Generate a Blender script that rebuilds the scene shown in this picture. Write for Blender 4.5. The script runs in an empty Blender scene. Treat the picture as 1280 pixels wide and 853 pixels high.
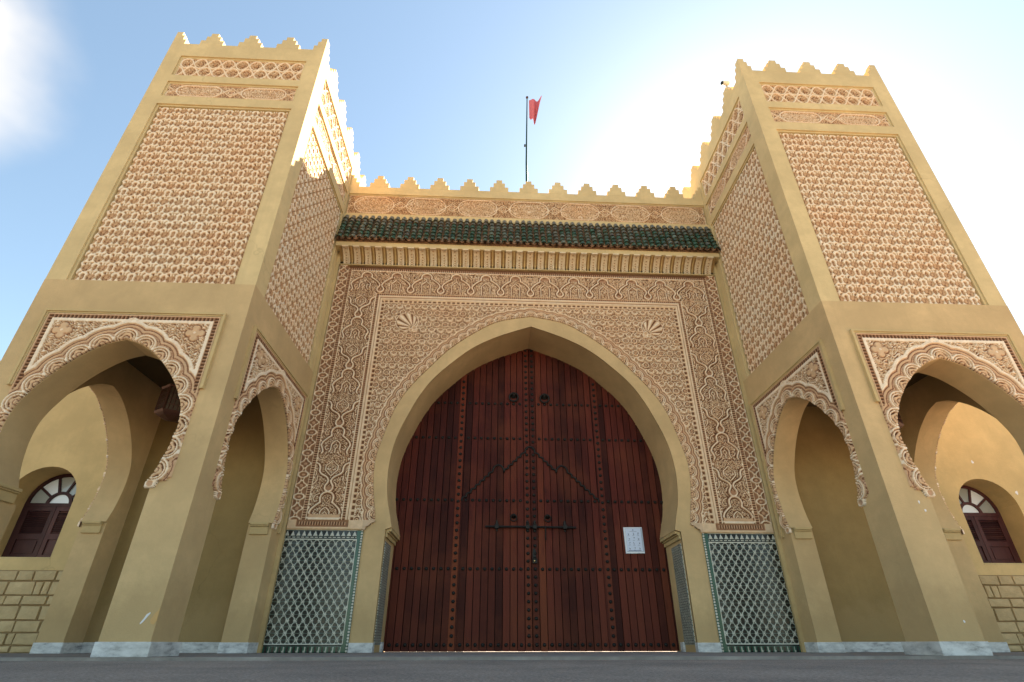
import bpy, bmesh, math, random
import numpy as np
from mathutils import Matrix, Vector
from mathutils.geometry import tessellate_polygon

S = bpy.context.scene
random.seed(7); RNG = np.random.default_rng(7)

# ------------------------------------------------------------------ camera
cam = bpy.data.cameras.new('camera'); camo = bpy.data.objects.new('camera', cam)
S.collection.objects.link(camo); S.camera = camo
Rv = Vector((0.99911273, -0.0421120, -0.00058253)); Uv = Vector((-0.01731087, -0.42323332, 0.90585534)); Fv = Vector((0.03839393, 0.90504151, 0.42358679))
M = Matrix.Identity(4)
for i in range(3):
    M[i][0] = Rv[i]; M[i][1] = Uv[i]; M[i][2] = -Fv[i]
M.translation = Vector((-0.66689, -7.63295, 0.114177))
camo.matrix_world = M
cam.sensor_width = 36; cam.lens = 16.6526; cam.shift_x = -0.001536; cam.shift_y = 0.07956
cam.clip_start = 0.03; cam.clip_end = 3000

# ------------------------------------------------------------------ light
SUN_EL, SUN_AZ = math.radians(42.5), math.radians(33.5)      # azimuth from +Y towards +X
S.world = bpy.data.worlds.new('World'); W = S.world; W.use_nodes = True
nt = W.node_tree; nt.nodes.clear()
sky = nt.nodes.new('ShaderNodeTexSky'); sky.sky_type = 'NISHITA'; sky.sun_disc = False
sky.sun_elevation = SUN_EL; sky.sun_rotation = SUN_AZ
sky.air_density = 1.0; sky.dust_density = 0.35; sky.ozone_density = 1.0; sky.altitude = 50
bg = nt.nodes.new('ShaderNodeBackground'); bg.inputs[1].default_value = 0.055
wo = nt.nodes.new('ShaderNodeOutputWorld')
nt.links.new(bg.outputs[0], wo.inputs[0])
# a soft bank of cloud low in the west, its edge showing at the left of the frame
tc = nt.nodes.new('ShaderNodeTexCoord')
def vm(op, a=None, b=None):
    n = nt.nodes.new('ShaderNodeVectorMath'); n.operation = op
    for k, v in enumerate((a, b)):
        if v is None: continue
        if isinstance(v, (tuple, list)): n.inputs[k].default_value = v
        else: nt.links.new(v, n.inputs[k])
    return n
nz = nt.nodes.new('ShaderNodeTexNoise'); nz.inputs['Scale'].default_value = 3.2; nz.inputs['Detail'].default_value = 5; nz.inputs['Roughness'].default_value = 0.5
nt.links.new(tc.outputs['Generated'], nz.inputs['Vector'])
CL = Vector((-0.6698, 0.3449, 0.6575)).normalized()
dt = vm('DOT_PRODUCT', tc.outputs['Generated'], tuple(CL))
ad = nt.nodes.new('ShaderNodeMath'); ad.operation = 'MULTIPLY_ADD'
nt.links.new(nz.outputs[0], ad.inputs[0]); ad.inputs[1].default_value = 0.026; nt.links.new(dt.outputs['Value'], ad.inputs[2])
mr = nt.nodes.new('ShaderNodeMapRange'); mr.interpolation_type = 'SMOOTHSTEP'
mr.inputs[1].default_value = 1.001; mr.inputs[2].default_value = 1.0165
nt.links.new(ad.outputs[0], mr.inputs[0])
mx = nt.nodes.new('ShaderNodeMix'); mx.data_type = 'RGBA'
nt.links.new(mr.outputs[0], mx.inputs[0]); tint = nt.nodes.new('ShaderNodeMix'); tint.data_type = 'RGBA'; tint.blend_type = 'MULTIPLY'; tint.inputs[0].default_value = 1.0; tint.inputs[7].default_value = (0.87, 1.0, 0.96, 1)
nt.links.new(sky.outputs[0], tint.inputs[6]); nt.links.new(tint.outputs[2], mx.inputs[6]); mx.inputs[7].default_value = (3.6, 3.8, 4.0, 1)
nt.links.new(mx.outputs[2], bg.inputs[0])

sun = bpy.data.lights.new('sun', 'SUN'); sun.energy = 5.0; sun.angle = math.radians(0.53); sun.color = (1.0, 0.93, 0.82)
suno = bpy.data.objects.new('sun', sun); S.collection.objects.link(suno)
sd = Vector((math.sin(SUN_AZ)*math.cos(SUN_EL), math.cos(SUN_AZ)*math.cos(SUN_EL), math.sin(SUN_EL)))
suno.rotation_euler = sd.to_track_quat('Z', 'Y').to_euler(); suno.location = sd*60
S.view_settings.view_transform = 'Standard'; S.view_settings.look = 'None'; S.view_settings.gamma = 1
S.view_settings.exposure = 2.68
S.cycles.diffuse_bounces = 2
S.view_settings.use_white_balance = True; S.view_settings.white_balance_temperature = 8000; S.view_settings.white_balance_tint = 14

# ------------------------------------------------------------------ materials
def mat(name, col, rough=0.85, **k):
    m = bpy.data.materials.new(name); m.use_nodes = True; t = m.node_tree
    b = t.nodes['Principled BSDF']; b.inputs['Base Color'].default_value = (*col, 1); b.inputs['Roughness'].default_value = rough
    b.inputs['Specular IOR Level'].default_value = k.get('spec', 0.3); b.inputs['Metallic'].default_value = k.get('metal', 0)
    return m, t, b
def N(t, kind, **k):
    n = t.nodes.new(kind)
    for a, v in k.items():
        if a in n.inputs.keys() if hasattr(n.inputs, 'keys') else False: n.inputs[a].default_value = v
        else: setattr(n, a, v)
    return n
def posn(t, scale=(1, 1, 1)):
    g = t.nodes.new('ShaderNodeNewGeometry'); mp = t.nodes.new('ShaderNodeMapping'); mp.inputs['Scale'].default_value = scale
    t.links.new(g.outputs['Position'], mp.inputs[0]); return mp.outputs[0]
def noise(t, scale, detail=4, rough=0.55, vec=None, sc=(1, 1, 1)):
    n = t.nodes.new('ShaderNodeTexNoise'); n.inputs['Scale'].default_value = scale; n.inputs['Detail'].default_value = detail; n.inputs['Roughness'].default_value = rough
    t.links.new(vec or posn(t, sc), n.inputs['Vector']); return n.outputs[0]
def ramp(t, fac, stops):
    r = t.nodes.new('ShaderNodeValToRGB'); e = r.color_ramp.elements
    while len(e) < len(stops): e.new(0.5)
    for q, (p, c) in zip(e, stops):
        q.position = p; q.color = (*c, 1) if len(c) == 3 else c
    t.links.new(fac, r.inputs[0]); return r.outputs[0]
def mix(t, fac, a, b, mode='MIX'):
    m = t.nodes.new('ShaderNodeMix'); m.data_type = 'RGBA'; m.blend_type = mode
    for i, v in ((0, fac), (6, a), (7, b)):
        if isinstance(v, (int, float)): m.inputs[i].default_value = v
        elif isinstance(v, tuple): m.inputs[i].default_value = (*v, 1)
        else: t.links.new(v, m.inputs[i])
    return m.outputs[2]
def bump(t, b, h, s=0.3, d=0.01):
    n = t.nodes.new('ShaderNodeBump'); n.inputs['Strength'].default_value = s; n.inputs['Distance'].default_value = d
    t.links.new(h, n.inputs['Height']); t.links.new(n.outputs[0], b.inputs['Normal'])
G3 = lambda v: (v, v, v)

def plaster(name, col, stain=0.25):
    m, t, b = mat(name, col, 0.9, spec=0.2)
    dark = tuple(c*(1-stain) for c in col); lite = tuple(min(1, c*1.12) for c in col)
    c1 = mix(t, ramp(t, noise(t, 0.9, 6, 0.62), [(0.3, G3(0)), (0.7, G3(1))]), dark, lite)
    # faint streaks running down, and a few blotches
    c2 = mix(t, ramp(t, noise(t, 1.0, 5, 0.6, sc=(7, 7, 0.7)), [(0.55, G3(0)), (0.85, G3(0.35))]), c1, tuple(c*0.62 for c in col))
    c3 = mix(t, ramp(t, noise(t, 5.0, 4, 0.7), [(0.62, G3(0)), (0.76, G3(0.35))]), c2, tuple(c*0.78 for c in col))
    c3 = mix(t, ramp(t, noise(t, 2.3, 7, 0.7), [(0.42, G3(0)), (0.60, G3(0.5))]), c3, tuple(c*0.80 for c in col))
    # hairline cracks
    vo = t.nodes.new('ShaderNodeTexVoronoi'); vo.feature = 'DISTANCE_TO_EDGE'; vo.inputs['Scale'].default_value = 0.55
    wv = t.nodes.new('ShaderNodeVectorMath'); wv.operation = 'MULTIPLY_ADD'; nn = t.nodes.new('ShaderNodeTexNoise'); nn.inputs['Scale'].default_value = 3.0; nn.inputs['Detail'].default_value = 6; pp = posn(t); t.links.new(pp, nn.inputs['Vector']); t.links.new(nn.outputs['Color'], wv.inputs[0]); wv.inputs[1].default_value = (0.5, 0.5, 0.5); t.links.new(pp, wv.inputs[2]); t.links.new(wv.outputs[0], vo.inputs['Vector'])
    crk = ramp(t, vo.outputs['Distance'], [(0.0, G3(1)), (0.006, G3(0))]); gate_ = ramp(t, noise(t, 0.5, 3), [(0.56, G3(0)), (0.66, G3(0.35))])
    c3 = mix(t, mix(t, 1.0, crk, gate_, 'MULTIPLY'), c3, tuple(c*0.5 for c in col))
    # splash dirt close to the pavement
    g = t.nodes.new('ShaderNodeNewGeometry'); sx = t.nodes.new('ShaderNodeSeparateXYZ'); t.links.new(g.outputs['Position'], sx.inputs[0])
    a = t.nodes.new('ShaderNodeMath'); a.operation = 'MULTIPLY_ADD'; t.links.new(noise(t, 4, 5, 0.7), a.inputs[0]); a.inputs[1].default_value = -0.9; t.links.new(sx.outputs[2], a.inputs[2])
    c4 = mix(t, ramp(t, a.outputs[0], [(0.0, G3(0.45)), (0.35, G3(0))]), c3, (0.42, 0.27, 0.13))
    t.links.new(c4, b.inputs['Base Color'])
    bump(t, b, noise(t, 45, 5, 0.65), 0.25, 0.01)
    return m
M_UP = plaster('warm_tan_plaster', (0.72, 0.525, 0.275), 0.16)
M_WG = plaster('yellow_ochre_wing_plaster', (0.66, 0.46, 0.22), 0.16)
M_LO = plaster('olive_tan_plaster', (0.66, 0.445, 0.23), 0.24)
M_IN = plaster('inner_plaster_shade_darkened', (0.33, 0.215, 0.09), 0.14)  # ochre wall plaster with the portico's shade put into its colour
M_CE = plaster('ceiling_shade_darkened', (0.16, 0.10, 0.05), 0.2)  # ceiling colour darkened to stand in for the shade under it
M_EDGE = plaster('moulding_plaster', (0.62, 0.44, 0.22), 0.15)

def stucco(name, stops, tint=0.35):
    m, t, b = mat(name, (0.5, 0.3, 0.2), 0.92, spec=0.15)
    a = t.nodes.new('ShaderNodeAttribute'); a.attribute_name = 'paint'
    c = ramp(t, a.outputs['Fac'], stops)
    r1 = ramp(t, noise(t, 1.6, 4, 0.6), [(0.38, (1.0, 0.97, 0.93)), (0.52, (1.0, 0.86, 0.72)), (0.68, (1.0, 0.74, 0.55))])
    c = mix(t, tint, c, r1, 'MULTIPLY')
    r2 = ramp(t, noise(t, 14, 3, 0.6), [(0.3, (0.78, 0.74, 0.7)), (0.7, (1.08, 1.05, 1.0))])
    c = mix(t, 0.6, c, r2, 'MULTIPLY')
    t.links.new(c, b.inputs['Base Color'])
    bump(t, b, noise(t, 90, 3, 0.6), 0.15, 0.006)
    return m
PAINT_SHADE = [(0.0, (0.075, 0.032, 0.014)), (0.25, (0.26, 0.12, 0.058)), (0.5, (0.57, 0.35, 0.215)), (0.75, (0.72, 0.49, 0.30)), (1.0, (0.94, 0.79, 0.63))]  # recess paint, with hollow shade deepened into the darkest stops
M_ST = stucco('carved_stucco', PAINT_SHADE, 0.5)
PAINT_SHADE2 = [(0.0, (0.07, 0.032, 0.018)), (0.25, (0.25, 0.12, 0.065)), (0.5, (0.60, 0.365, 0.24)), (0.75, (0.75, 0.52, 0.33)), (1.0, (0.94, 0.79, 0.64))]  # facade version, low stops also carry painted shade of the carving
M_ST2 = stucco('carved_stucco_pale', PAINT_SHADE2, 0.35)
M_ZE, _t, _b = mat('zellij_glaze', (0.1, 0.1, 0.1), 0.25, spec=0.5)
_a = _t.nodes.new('ShaderNodeAttribute'); _a.attribute_name = 'paint'
_c = ramp(_t, _a.outputs['Fac'], [(0.0, (0.010, 0.011, 0.010)), (0.3, (0.012, 0.014, 0.013)), (0.36, (0.008, 0.07, 0.042)), (0.6, (0.012, 0.09, 0.055)), (0.66, (0.2, 0.2, 0.17)), (1.0, (0.60, 0.58, 0.50))])
_c = mix(_t, 0.5, _c, ramp(_t, noise(_t, 9, 3), [(0.35, (0.75, 0.72, 0.68)), (0.65, (1.1, 1.1, 1.1))]), 'MULTIPLY')
_t.links.new(_c, _b.inputs['Base Color'])

def marble():
    m, t, b = mat('grey_white_marble', (0.6, 0.6, 0.6), 0.45, spec=0.4)
    c = ramp(t, noise(t, 6, 8, 0.7, sc=(1, 1, 2.5)), [(0.32, (0.22, 0.22, 0.23)), (0.45, (0.5, 0.5, 0.51)), (0.6, (0.70, 0.70, 0.70))])
    c = mix(t, ramp(t, noise(t, 1.3, 4), [(0.4, G3(0)), (0.75, G3(0.5))]), c, (0.42, 0.38, 0.32))
    t.links.new(c, b.inputs['Base Color']); return m
M_MA = marble()
def woodm(name, a, bcol, rough=0.55):
    m, t, b = mat(name, a, rough, spec=0.18)
    oi = t.nodes.new('ShaderNodeObjectInfo')
    v = t.nodes.new('ShaderNodeVectorMath'); v.operation = 'ADD'; t.links.new(posn(t, (16, 16, 0.9)), v.inputs[0]); t.links.new(oi.outputs['Random'], v.inputs[1])
    g = noise(t, 2.2, 6, 0.65, vec=v.outputs[0])
    c = mix(t, ramp(t, g, [(0.3, G3(0)), (0.7, G3(1))]), a, bcol)
    gz = t.nodes.new('ShaderNodeNewGeometry'); sz = t.nodes.new('ShaderNodeSeparateXYZ'); t.links.new(gz.outputs['Position'], sz.inputs[0])
    wz = t.nodes.new('ShaderNodeMath'); wz.operation = 'MULTIPLY_ADD'; t.links.new(noise(t, 2.5, 6, 0.7, sc=(3, 3, 0.6)), wz.inputs[0]); wz.inputs[1].default_value = -3.2; t.links.new(sz.outputs[2], wz.inputs[2])
    c = mix(t, ramp(t, wz.outputs[0], [(0.0, G3(0.36)), (0.6, G3(0.0))]), c, (bcol[0]*1.5, bcol[1]*2.1, bcol[2]*1.8))
    c = mix(t, ramp(t, noise(t, 7, 6, 0.75, sc=(1, 1, 0.25)), [(0.60, G3(0)), (0.72, G3(0.55))]), c, tuple(q*0.3 for q in a))
    c = mix(t, 1.0, c, ramp(t, oi.outputs['Random'], [(0.0, (0.42, 0.38, 0.40)), (0.45, (0.85, 0.78, 0.78)), (0.8, (1.2, 1.1, 1.05)), (0.95, (1.3, 1.4, 1.1)), (1.0, (1.9, 1.9, 1.3))]), 'MULTIPLY')
    c = mix(t, ramp(t, noise(t, 1.1, 5, 0.6), [(0.45, G3(0)), (0.75, G3(0.6))]), c, (bcol[0]*1.5, bcol[1]*1.9, bcol[2]*1.3))
    t.links.new(c, b.inputs['Base Color']); bump(t, b, g, 0.35, 0.004)
    return m
M_DO = woodm('dark_red_door_wood', (0.058, 0.011, 0.009), (0.108, 0.021, 0.014), 0.75)
M_DK, _t, _b = mat('dark_gap_between_boards', (0.012, 0.006, 0.005), 0.9)
M_SH = woodm('maroon_shutter_paint', (0.055, 0.018, 0.020), (0.08, 0.026, 0.028), 0.5)
M_IR, _t, _b = mat('black_iron', (0.022, 0.020, 0.018), 0.55, spec=0.4, metal=0.6)
M_LA, _t, _b = mat('aged_copper_lantern', (0.11, 0.045, 0.03), 0.5, metal=0.5)
M_LG, _t, _b = mat('lantern_glass', (0.10, 0.07, 0.05), 0.2)
M_GL, _t, _b = mat('window_pane_glass', (0.34, 0.34, 0.31), 0.08, spec=0.6)
M_CU, _t, _b = mat('pale_curtain_behind_glass', (0.75, 0.76, 0.78), 0.3, spec=0.6)
M_PP, _t, _b = mat('notice_paper', (0.60, 0.66, 0.80), 0.3)
M_PL, _t, _b = mat('clear_sleeve', (0.42, 0.45, 0.52), 0.15)
M_INK, _t, _b = mat('notice_ink', (0.05, 0.06, 0.12), 0.6)
M_BR, _t, _b = mat('brass', (0.75, 0.55, 0.25), 0.25, metal=1)
M_WH, _t, _b = mat('white_plastic', (0.7, 0.7, 0.68), 0.4)
M_FL, _t, _b = mat('faded_red_cloth', (0.70, 0.16, 0.18), 0.8)
M_FG, _t, _b = mat('green_thread', (0.05, 0.22, 0.09), 0.8)
M_PO, _t, _b = mat('dark_green_pole_paint', (0.012, 0.06, 0.05), 0.4)
M_CH, _t, _b = mat('bare_white_plaster_chip', (0.8, 0.76, 0.74), 0.9)
M_CO, _t, _b = mat('bare_orange_render', (0.62, 0.36, 0.15), 0.9)
def tile_mat():
    m, t, b = mat('green_glazed_roof_tile', (0.02, 0.07, 0.04), 0.4, spec=0.4)
    oi = t.nodes.new('ShaderNodeObjectInfo')
    c = ramp(t, oi.outputs['Random'], [(0.0, (0.025, 0.060, 0.032)), (0.3, (0.038, 0.100, 0.056)), (0.55, (0.07, 0.105, 0.065)), (0.75, (0.115, 0.10, 0.07)), (1.0, (0.15, 0.19, 0.14))])
    c = mix(t, ramp(t, noise(t, 9, 5, 0.7), [(0.5, G3(0)), (0.72, G3(0.8))]), c, (0.095, 0.05, 0.03))
    c = mix(t, ramp(t, noise(t, 30, 4, 0.7), [(0.55, G3(0)), (0.75, G3(0.5))]), c, (0.10, 0.13, 0.095))
    t.links.new(c, b.inputs['Base Color']); return m
M_TI = tile_mat()
M_TE, _t, _b = mat('terracotta_tile_edge', (0.34, 0.17, 0.09), 0.85)
_t.links.new(ramp(_t, noise(_t, 12, 4), [(0.35, (0.12, 0.07, 0.04)), (0.6, (0.40, 0.21, 0.12))]), _b.inputs['Base Color'])
def stone_mat():
    m, t, b = mat('rough_ochre_stone_blocks', (0.5, 0.35, 0.17), 0.9, spec=0.2)
    oi = t.nodes.new('ShaderNodeObjectInfo')
    c = mix(t, ramp(t, noise(t, 5, 6, 0.65), [(0.3, G3(0)), (0.7, G3(1))]), (0.50, 0.35, 0.19), (0.66, 0.48, 0.27))
    c = mix(t, 0.5, c, ramp(t, oi.outputs['Random'], [(0, (0.8, 0.78, 0.74)), (1, (1.1, 1.08, 1.05))]), 'MULTIPLY')
    t.links.new(c, b.inputs['Base Color']); bump(t, b, noise(t, 22, 6, 0.7), 0.7, 0.02); return m
M_SB = stone_mat()
M_MO, _t, _b = mat('dark_brown_mortar', (0.30, 0.195, 0.10), 0.95)
def asphalt():
    m, t, b = mat('worn_asphalt', (0.1, 0.1, 0.1), 0.9, spec=0.25)
    c = ramp(t, noise(t, 60, 4, 0.8), [(0.3, (0.14, 0.115, 0.10)), (0.5, (0.28, 0.23, 0.197)), (0.72, (0.55, 0.46, 0.40))])
    c = mix(t, 0.8, c, ramp(t, noise(t, 0.9, 6, 0.65), [(0.35, (0.75, 0.74, 0.74)), (0.65, (1.25, 1.2, 1.15))]), 'MULTIPLY')
    t.links.new(c, b.inputs['Base Color']); bump(t, b, noise(t, 120, 4, 0.8), 0.8, 0.01); return m
M_AS = asphalt()
def paving():
    m, t, b = mat('grey_concrete_apron', (0.2, 0.2, 0.2), 0.9, spec=0.2)
    c = ramp(t, noise(t, 1.5, 8, 0.7, sc=(1, 3, 1)), [(0.3, (0.16, 0.135, 0.12)), (0.5, (0.26, 0.225, 0.20)), (0.72, (0.38, 0.335, 0.30))])
    t.links.new(c, b.inputs['Base Color']); return m
M_PA = paving()
M_SA, _t, _b = mat('bounce_sand', (0.55, 0.43, 0.29), 0.95)
_t.links.new(ramp(_t, noise(_t, 0.3, 6, 0.6), [(0.3, (0.13, 0.10, 0.07)), (0.7, (0.18, 0.14, 0.10))]), _b.inputs['Base Color'])

# ------------------------------------------------------------------ mesh helpers
C = S.collection
def link_mesh(name, me, m, parent=None, loc=(0, 0, 0), rz=0):
    o = bpy.data.objects.new(name, me); C.objects.link(o)
    if m is not None and not me.materials: me.materials.append(m)
    o.location = loc; o.rotation_euler = (0, 0, rz)
    if parent is not None: o.parent = parent
    return o
class MB:
    def __init__(s): s.v = []; s.f = []
    def add(s, vs, fs):
        n = len(s.v); s.v += [tuple(v) for v in vs]; s.f += [tuple(i+n for i in f) for f in fs]
    def box(s, x0, x1, y0, y1, z0, z1):
        s.add([(x0,y0,z0),(x1,y0,z0),(x1,y1,z0),(x0,y1,z0),(x0,y0,z1),(x1,y0,z1),(x1,y1,z1),(x0,y1,z1)],
              [(0,3,2,1),(4,5,6,7),(0,1,5,4),(1,2,6,5),(2,3,7,6),(3,0,4,7)])
    def prism(s, poly, y0, y1, ax='y'):
        """polygon (u,w) extruded between y0 and y1; ax='y': (u,y,w)  ax='x': (y,u,w)  ax='z': (u,w,z)"""
        f = {'y': lambda u, w, d: (u, d, w), 'x': lambda u, w, d: (d, u, w), 'z': lambda u, w, d: (u, w, d)}[ax]
        n = len(poly)
        tris = tessellate_polygon([[Vector((u, w, 0)) for u, w in poly]])
        vs = [f(u, w, y0) for u, w in poly] + [f(u, w, y1) for u, w in poly]
        fs = [tuple(t) for t in tris] + [tuple(i+n for i in reversed(t)) for t in tris]
        fs += [(i, (i+1) % n, (i+1) % n+n, i+n) for i in range(n)]
        s.add(vs, fs)
    def tube(s, pts, r, n=8, caps=True):
        pts = [Vector(p) for p in pts]; rings = []
        rr = r if isinstance(r, (list, tuple)) else [r]*len(pts)
        for i, p in enumerate(pts):
            d = (pts[min(i+1, len(pts)-1)]-pts[max(i-1, 0)]).normalized()
            a = d.orthogonal().normalized() if i == 0 else (a-d*a.dot(d)).normalized()
            b = d.cross(a)
            rings.append([p+(a*math.cos(2*math.pi*k/n)+b*math.sin(2*math.pi*k/n))*rr[i] for k in range(n)])
        vs = [v for g in rings for v in g]; fs = []
        for i in range(len(pts)-1):
            for k in range(n):
                fs.append((i*n+k, i*n+(k+1) % n, (i+1)*n+(k+1) % n, (i+1)*n+k))
        if caps: fs += [tuple(reversed(range(n))), tuple((len(pts)-1)*n+k for k in range(n))]
        s.add(vs, fs)
    def lathe(s, prof, c, n=12, axis='z'):
        vs = []; fs = []
        for r, h in prof:
            for k in range(n):
                a = 2*math.pi*k/n; x, y = r*math.cos(a), r*math.sin(a)
                vs.append((c[0]+x, c[1]+y, c[2]+h) if axis == 'z' else (c[0]+x, c[1]-h, c[2]+y))
        for i in range(len(prof)-1):
            for k in range(n): fs.append((i*n+k, i*n+(k+1) % n, (i+1)*n+(k+1) % n, (i+1)*n+k))
        s.add(vs, fs)
    def mesh(s, name, recalc=True):
        me = bpy.data.meshes.new(name); me.from_pydata(s.v, [], s.f)
        if recalc:
            bm = bmesh.new(); bm.from_mesh(me); bmesh.ops.recalc_face_normals(bm, faces=bm.faces); bm.to_mesh(me); bm.free()
        me.update(); return me
    def obj(s, name, m, parent=None, loc=(0, 0, 0), rz=0, bev=0, smooth=False):
        me = s.mesh(name)
        if bev:
            bm = bmesh.new(); bm.from_mesh(me); bmesh.ops.bevel(bm, geom=bm.edges[:], offset=bev, segments=1, affect='EDGES', clamp_overlap=True); bm.to_mesh(me); bm.free()
        if smooth:
            me.polygons.foreach_set('use_smooth', [True]*len(me.polygons))
        return link_mesh(name, me, m, parent, loc, rz)
def thing(name, label, cat, loc=(0, 0, 0), group=None):
    o = bpy.data.objects.new(name, None); C.objects.link(o); o.location = loc; o['label'] = label; o['category'] = cat
    if group: o['group'] = group
    return o
def tag(o, label, cat, group=None):
    o['label'] = label; o['category'] = cat
    if group: o['group'] = group
    return o
def copy_tree(o, parent=None):
    c = o.copy(); C.objects.link(c); c.parent = parent
    for ch in list(o.children): copy_tree(ch, c)
    return c

# ------------------------------------------------------------------ arch profiles (half widths), z -> w
def smooth_profile(pts, n=6):
    """Catmull-Rom through the points"""
    P = [np.array(p, float) for p in pts]; out = []
    for i in range(len(P)-1):
        p0 = P[max(i-1, 0)]; p1 = P[i]; p2 = P[i+1]; p3 = P[min(i+2, len(P)-1)]
        for k in range(n):
            t = k/n
            out.append(0.5*((2*p1)+(-p0+p2)*t+(2*p0-5*p1+4*p2-p3)*t*t+(-p0+3*p1-3*p2+p3)*t**3))
    out.append(P[-1]); return [(float(a), float(b)) for a, b in out]
G_IN = [(2.385, 0.0), (2.385, 1.77)] + smooth_profile([(2.290, 1.80), (2.345, 2.02), (2.405, 2.25), (2.441, 2.54), (2.448, 2.83), (2.41, 3.19), (2.33, 3.50), (2.22, 3.79), (2.075, 4.13), (1.865, 4.49), (1.572, 4.83), (1.13, 5.235), (0.64, 5.52), (0.0, 5.775)])
G_OUT = [(2.70, 0.0), (2.70, 1.75)] + smooth_profile([(2.56, 1.90), (2.577, 2.05), (2.622, 2.26), (2.655, 2.46), (2.68, 2.70), (2.681, 2.95), (2.64, 3.20), (2.50, 3.77), (2.36, 4.13), (2.155, 4.46), (1.89, 4.80), (1.59, 5.162), (1.148, 5.545), (0.645, 5.86), (0.0, 6.005)])
T_UP = smooth_profile([(0.855, 1.77), (0.925, 1.98), (0.968, 2.22), (0.982, 2.45), (0.955, 2.67), (0.855, 2.90), (0.69, 3.15), (0.485, 3.375), (0.23, 3.565), (0.0, 3.648)])
T_IN = [(0.90, 0.0), (0.90, 1.76)] + T_UP
SK = 0.905
S_UP = [(w*SK, z) for w, z in T_UP]
S_IN = [(0.80, 0.0), (0.80, 1.76)] + S_UP

def portal(mb, prof, x0, x1, ztop, y0, y1, cx=0.0, ax='y', zb=0.0):
    """wall slab with an arched opening of half-profile prof centred at cx"""
    L = [(cx-w, z) for w, z in prof]; Rr = [(cx+w, z) for w, z in reversed(prof[:-1])]
    poly = [(x0, zb)] + L + Rr + [(x1, zb), (x1, ztop), (cx, ztop), (x0, ztop)]
    # split at the crown so each half is a simple, well shaped polygon
    a = [(x0, zb)] + L + [(cx, ztop), (x0, ztop)]
    b = [(cx, prof[-1][1])] + Rr + [(x1, zb), (x1, ztop), (cx, ztop)]
    mb.prism(a, y0, y1, ax); mb.prism(b, y0, y1, ax)

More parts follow.
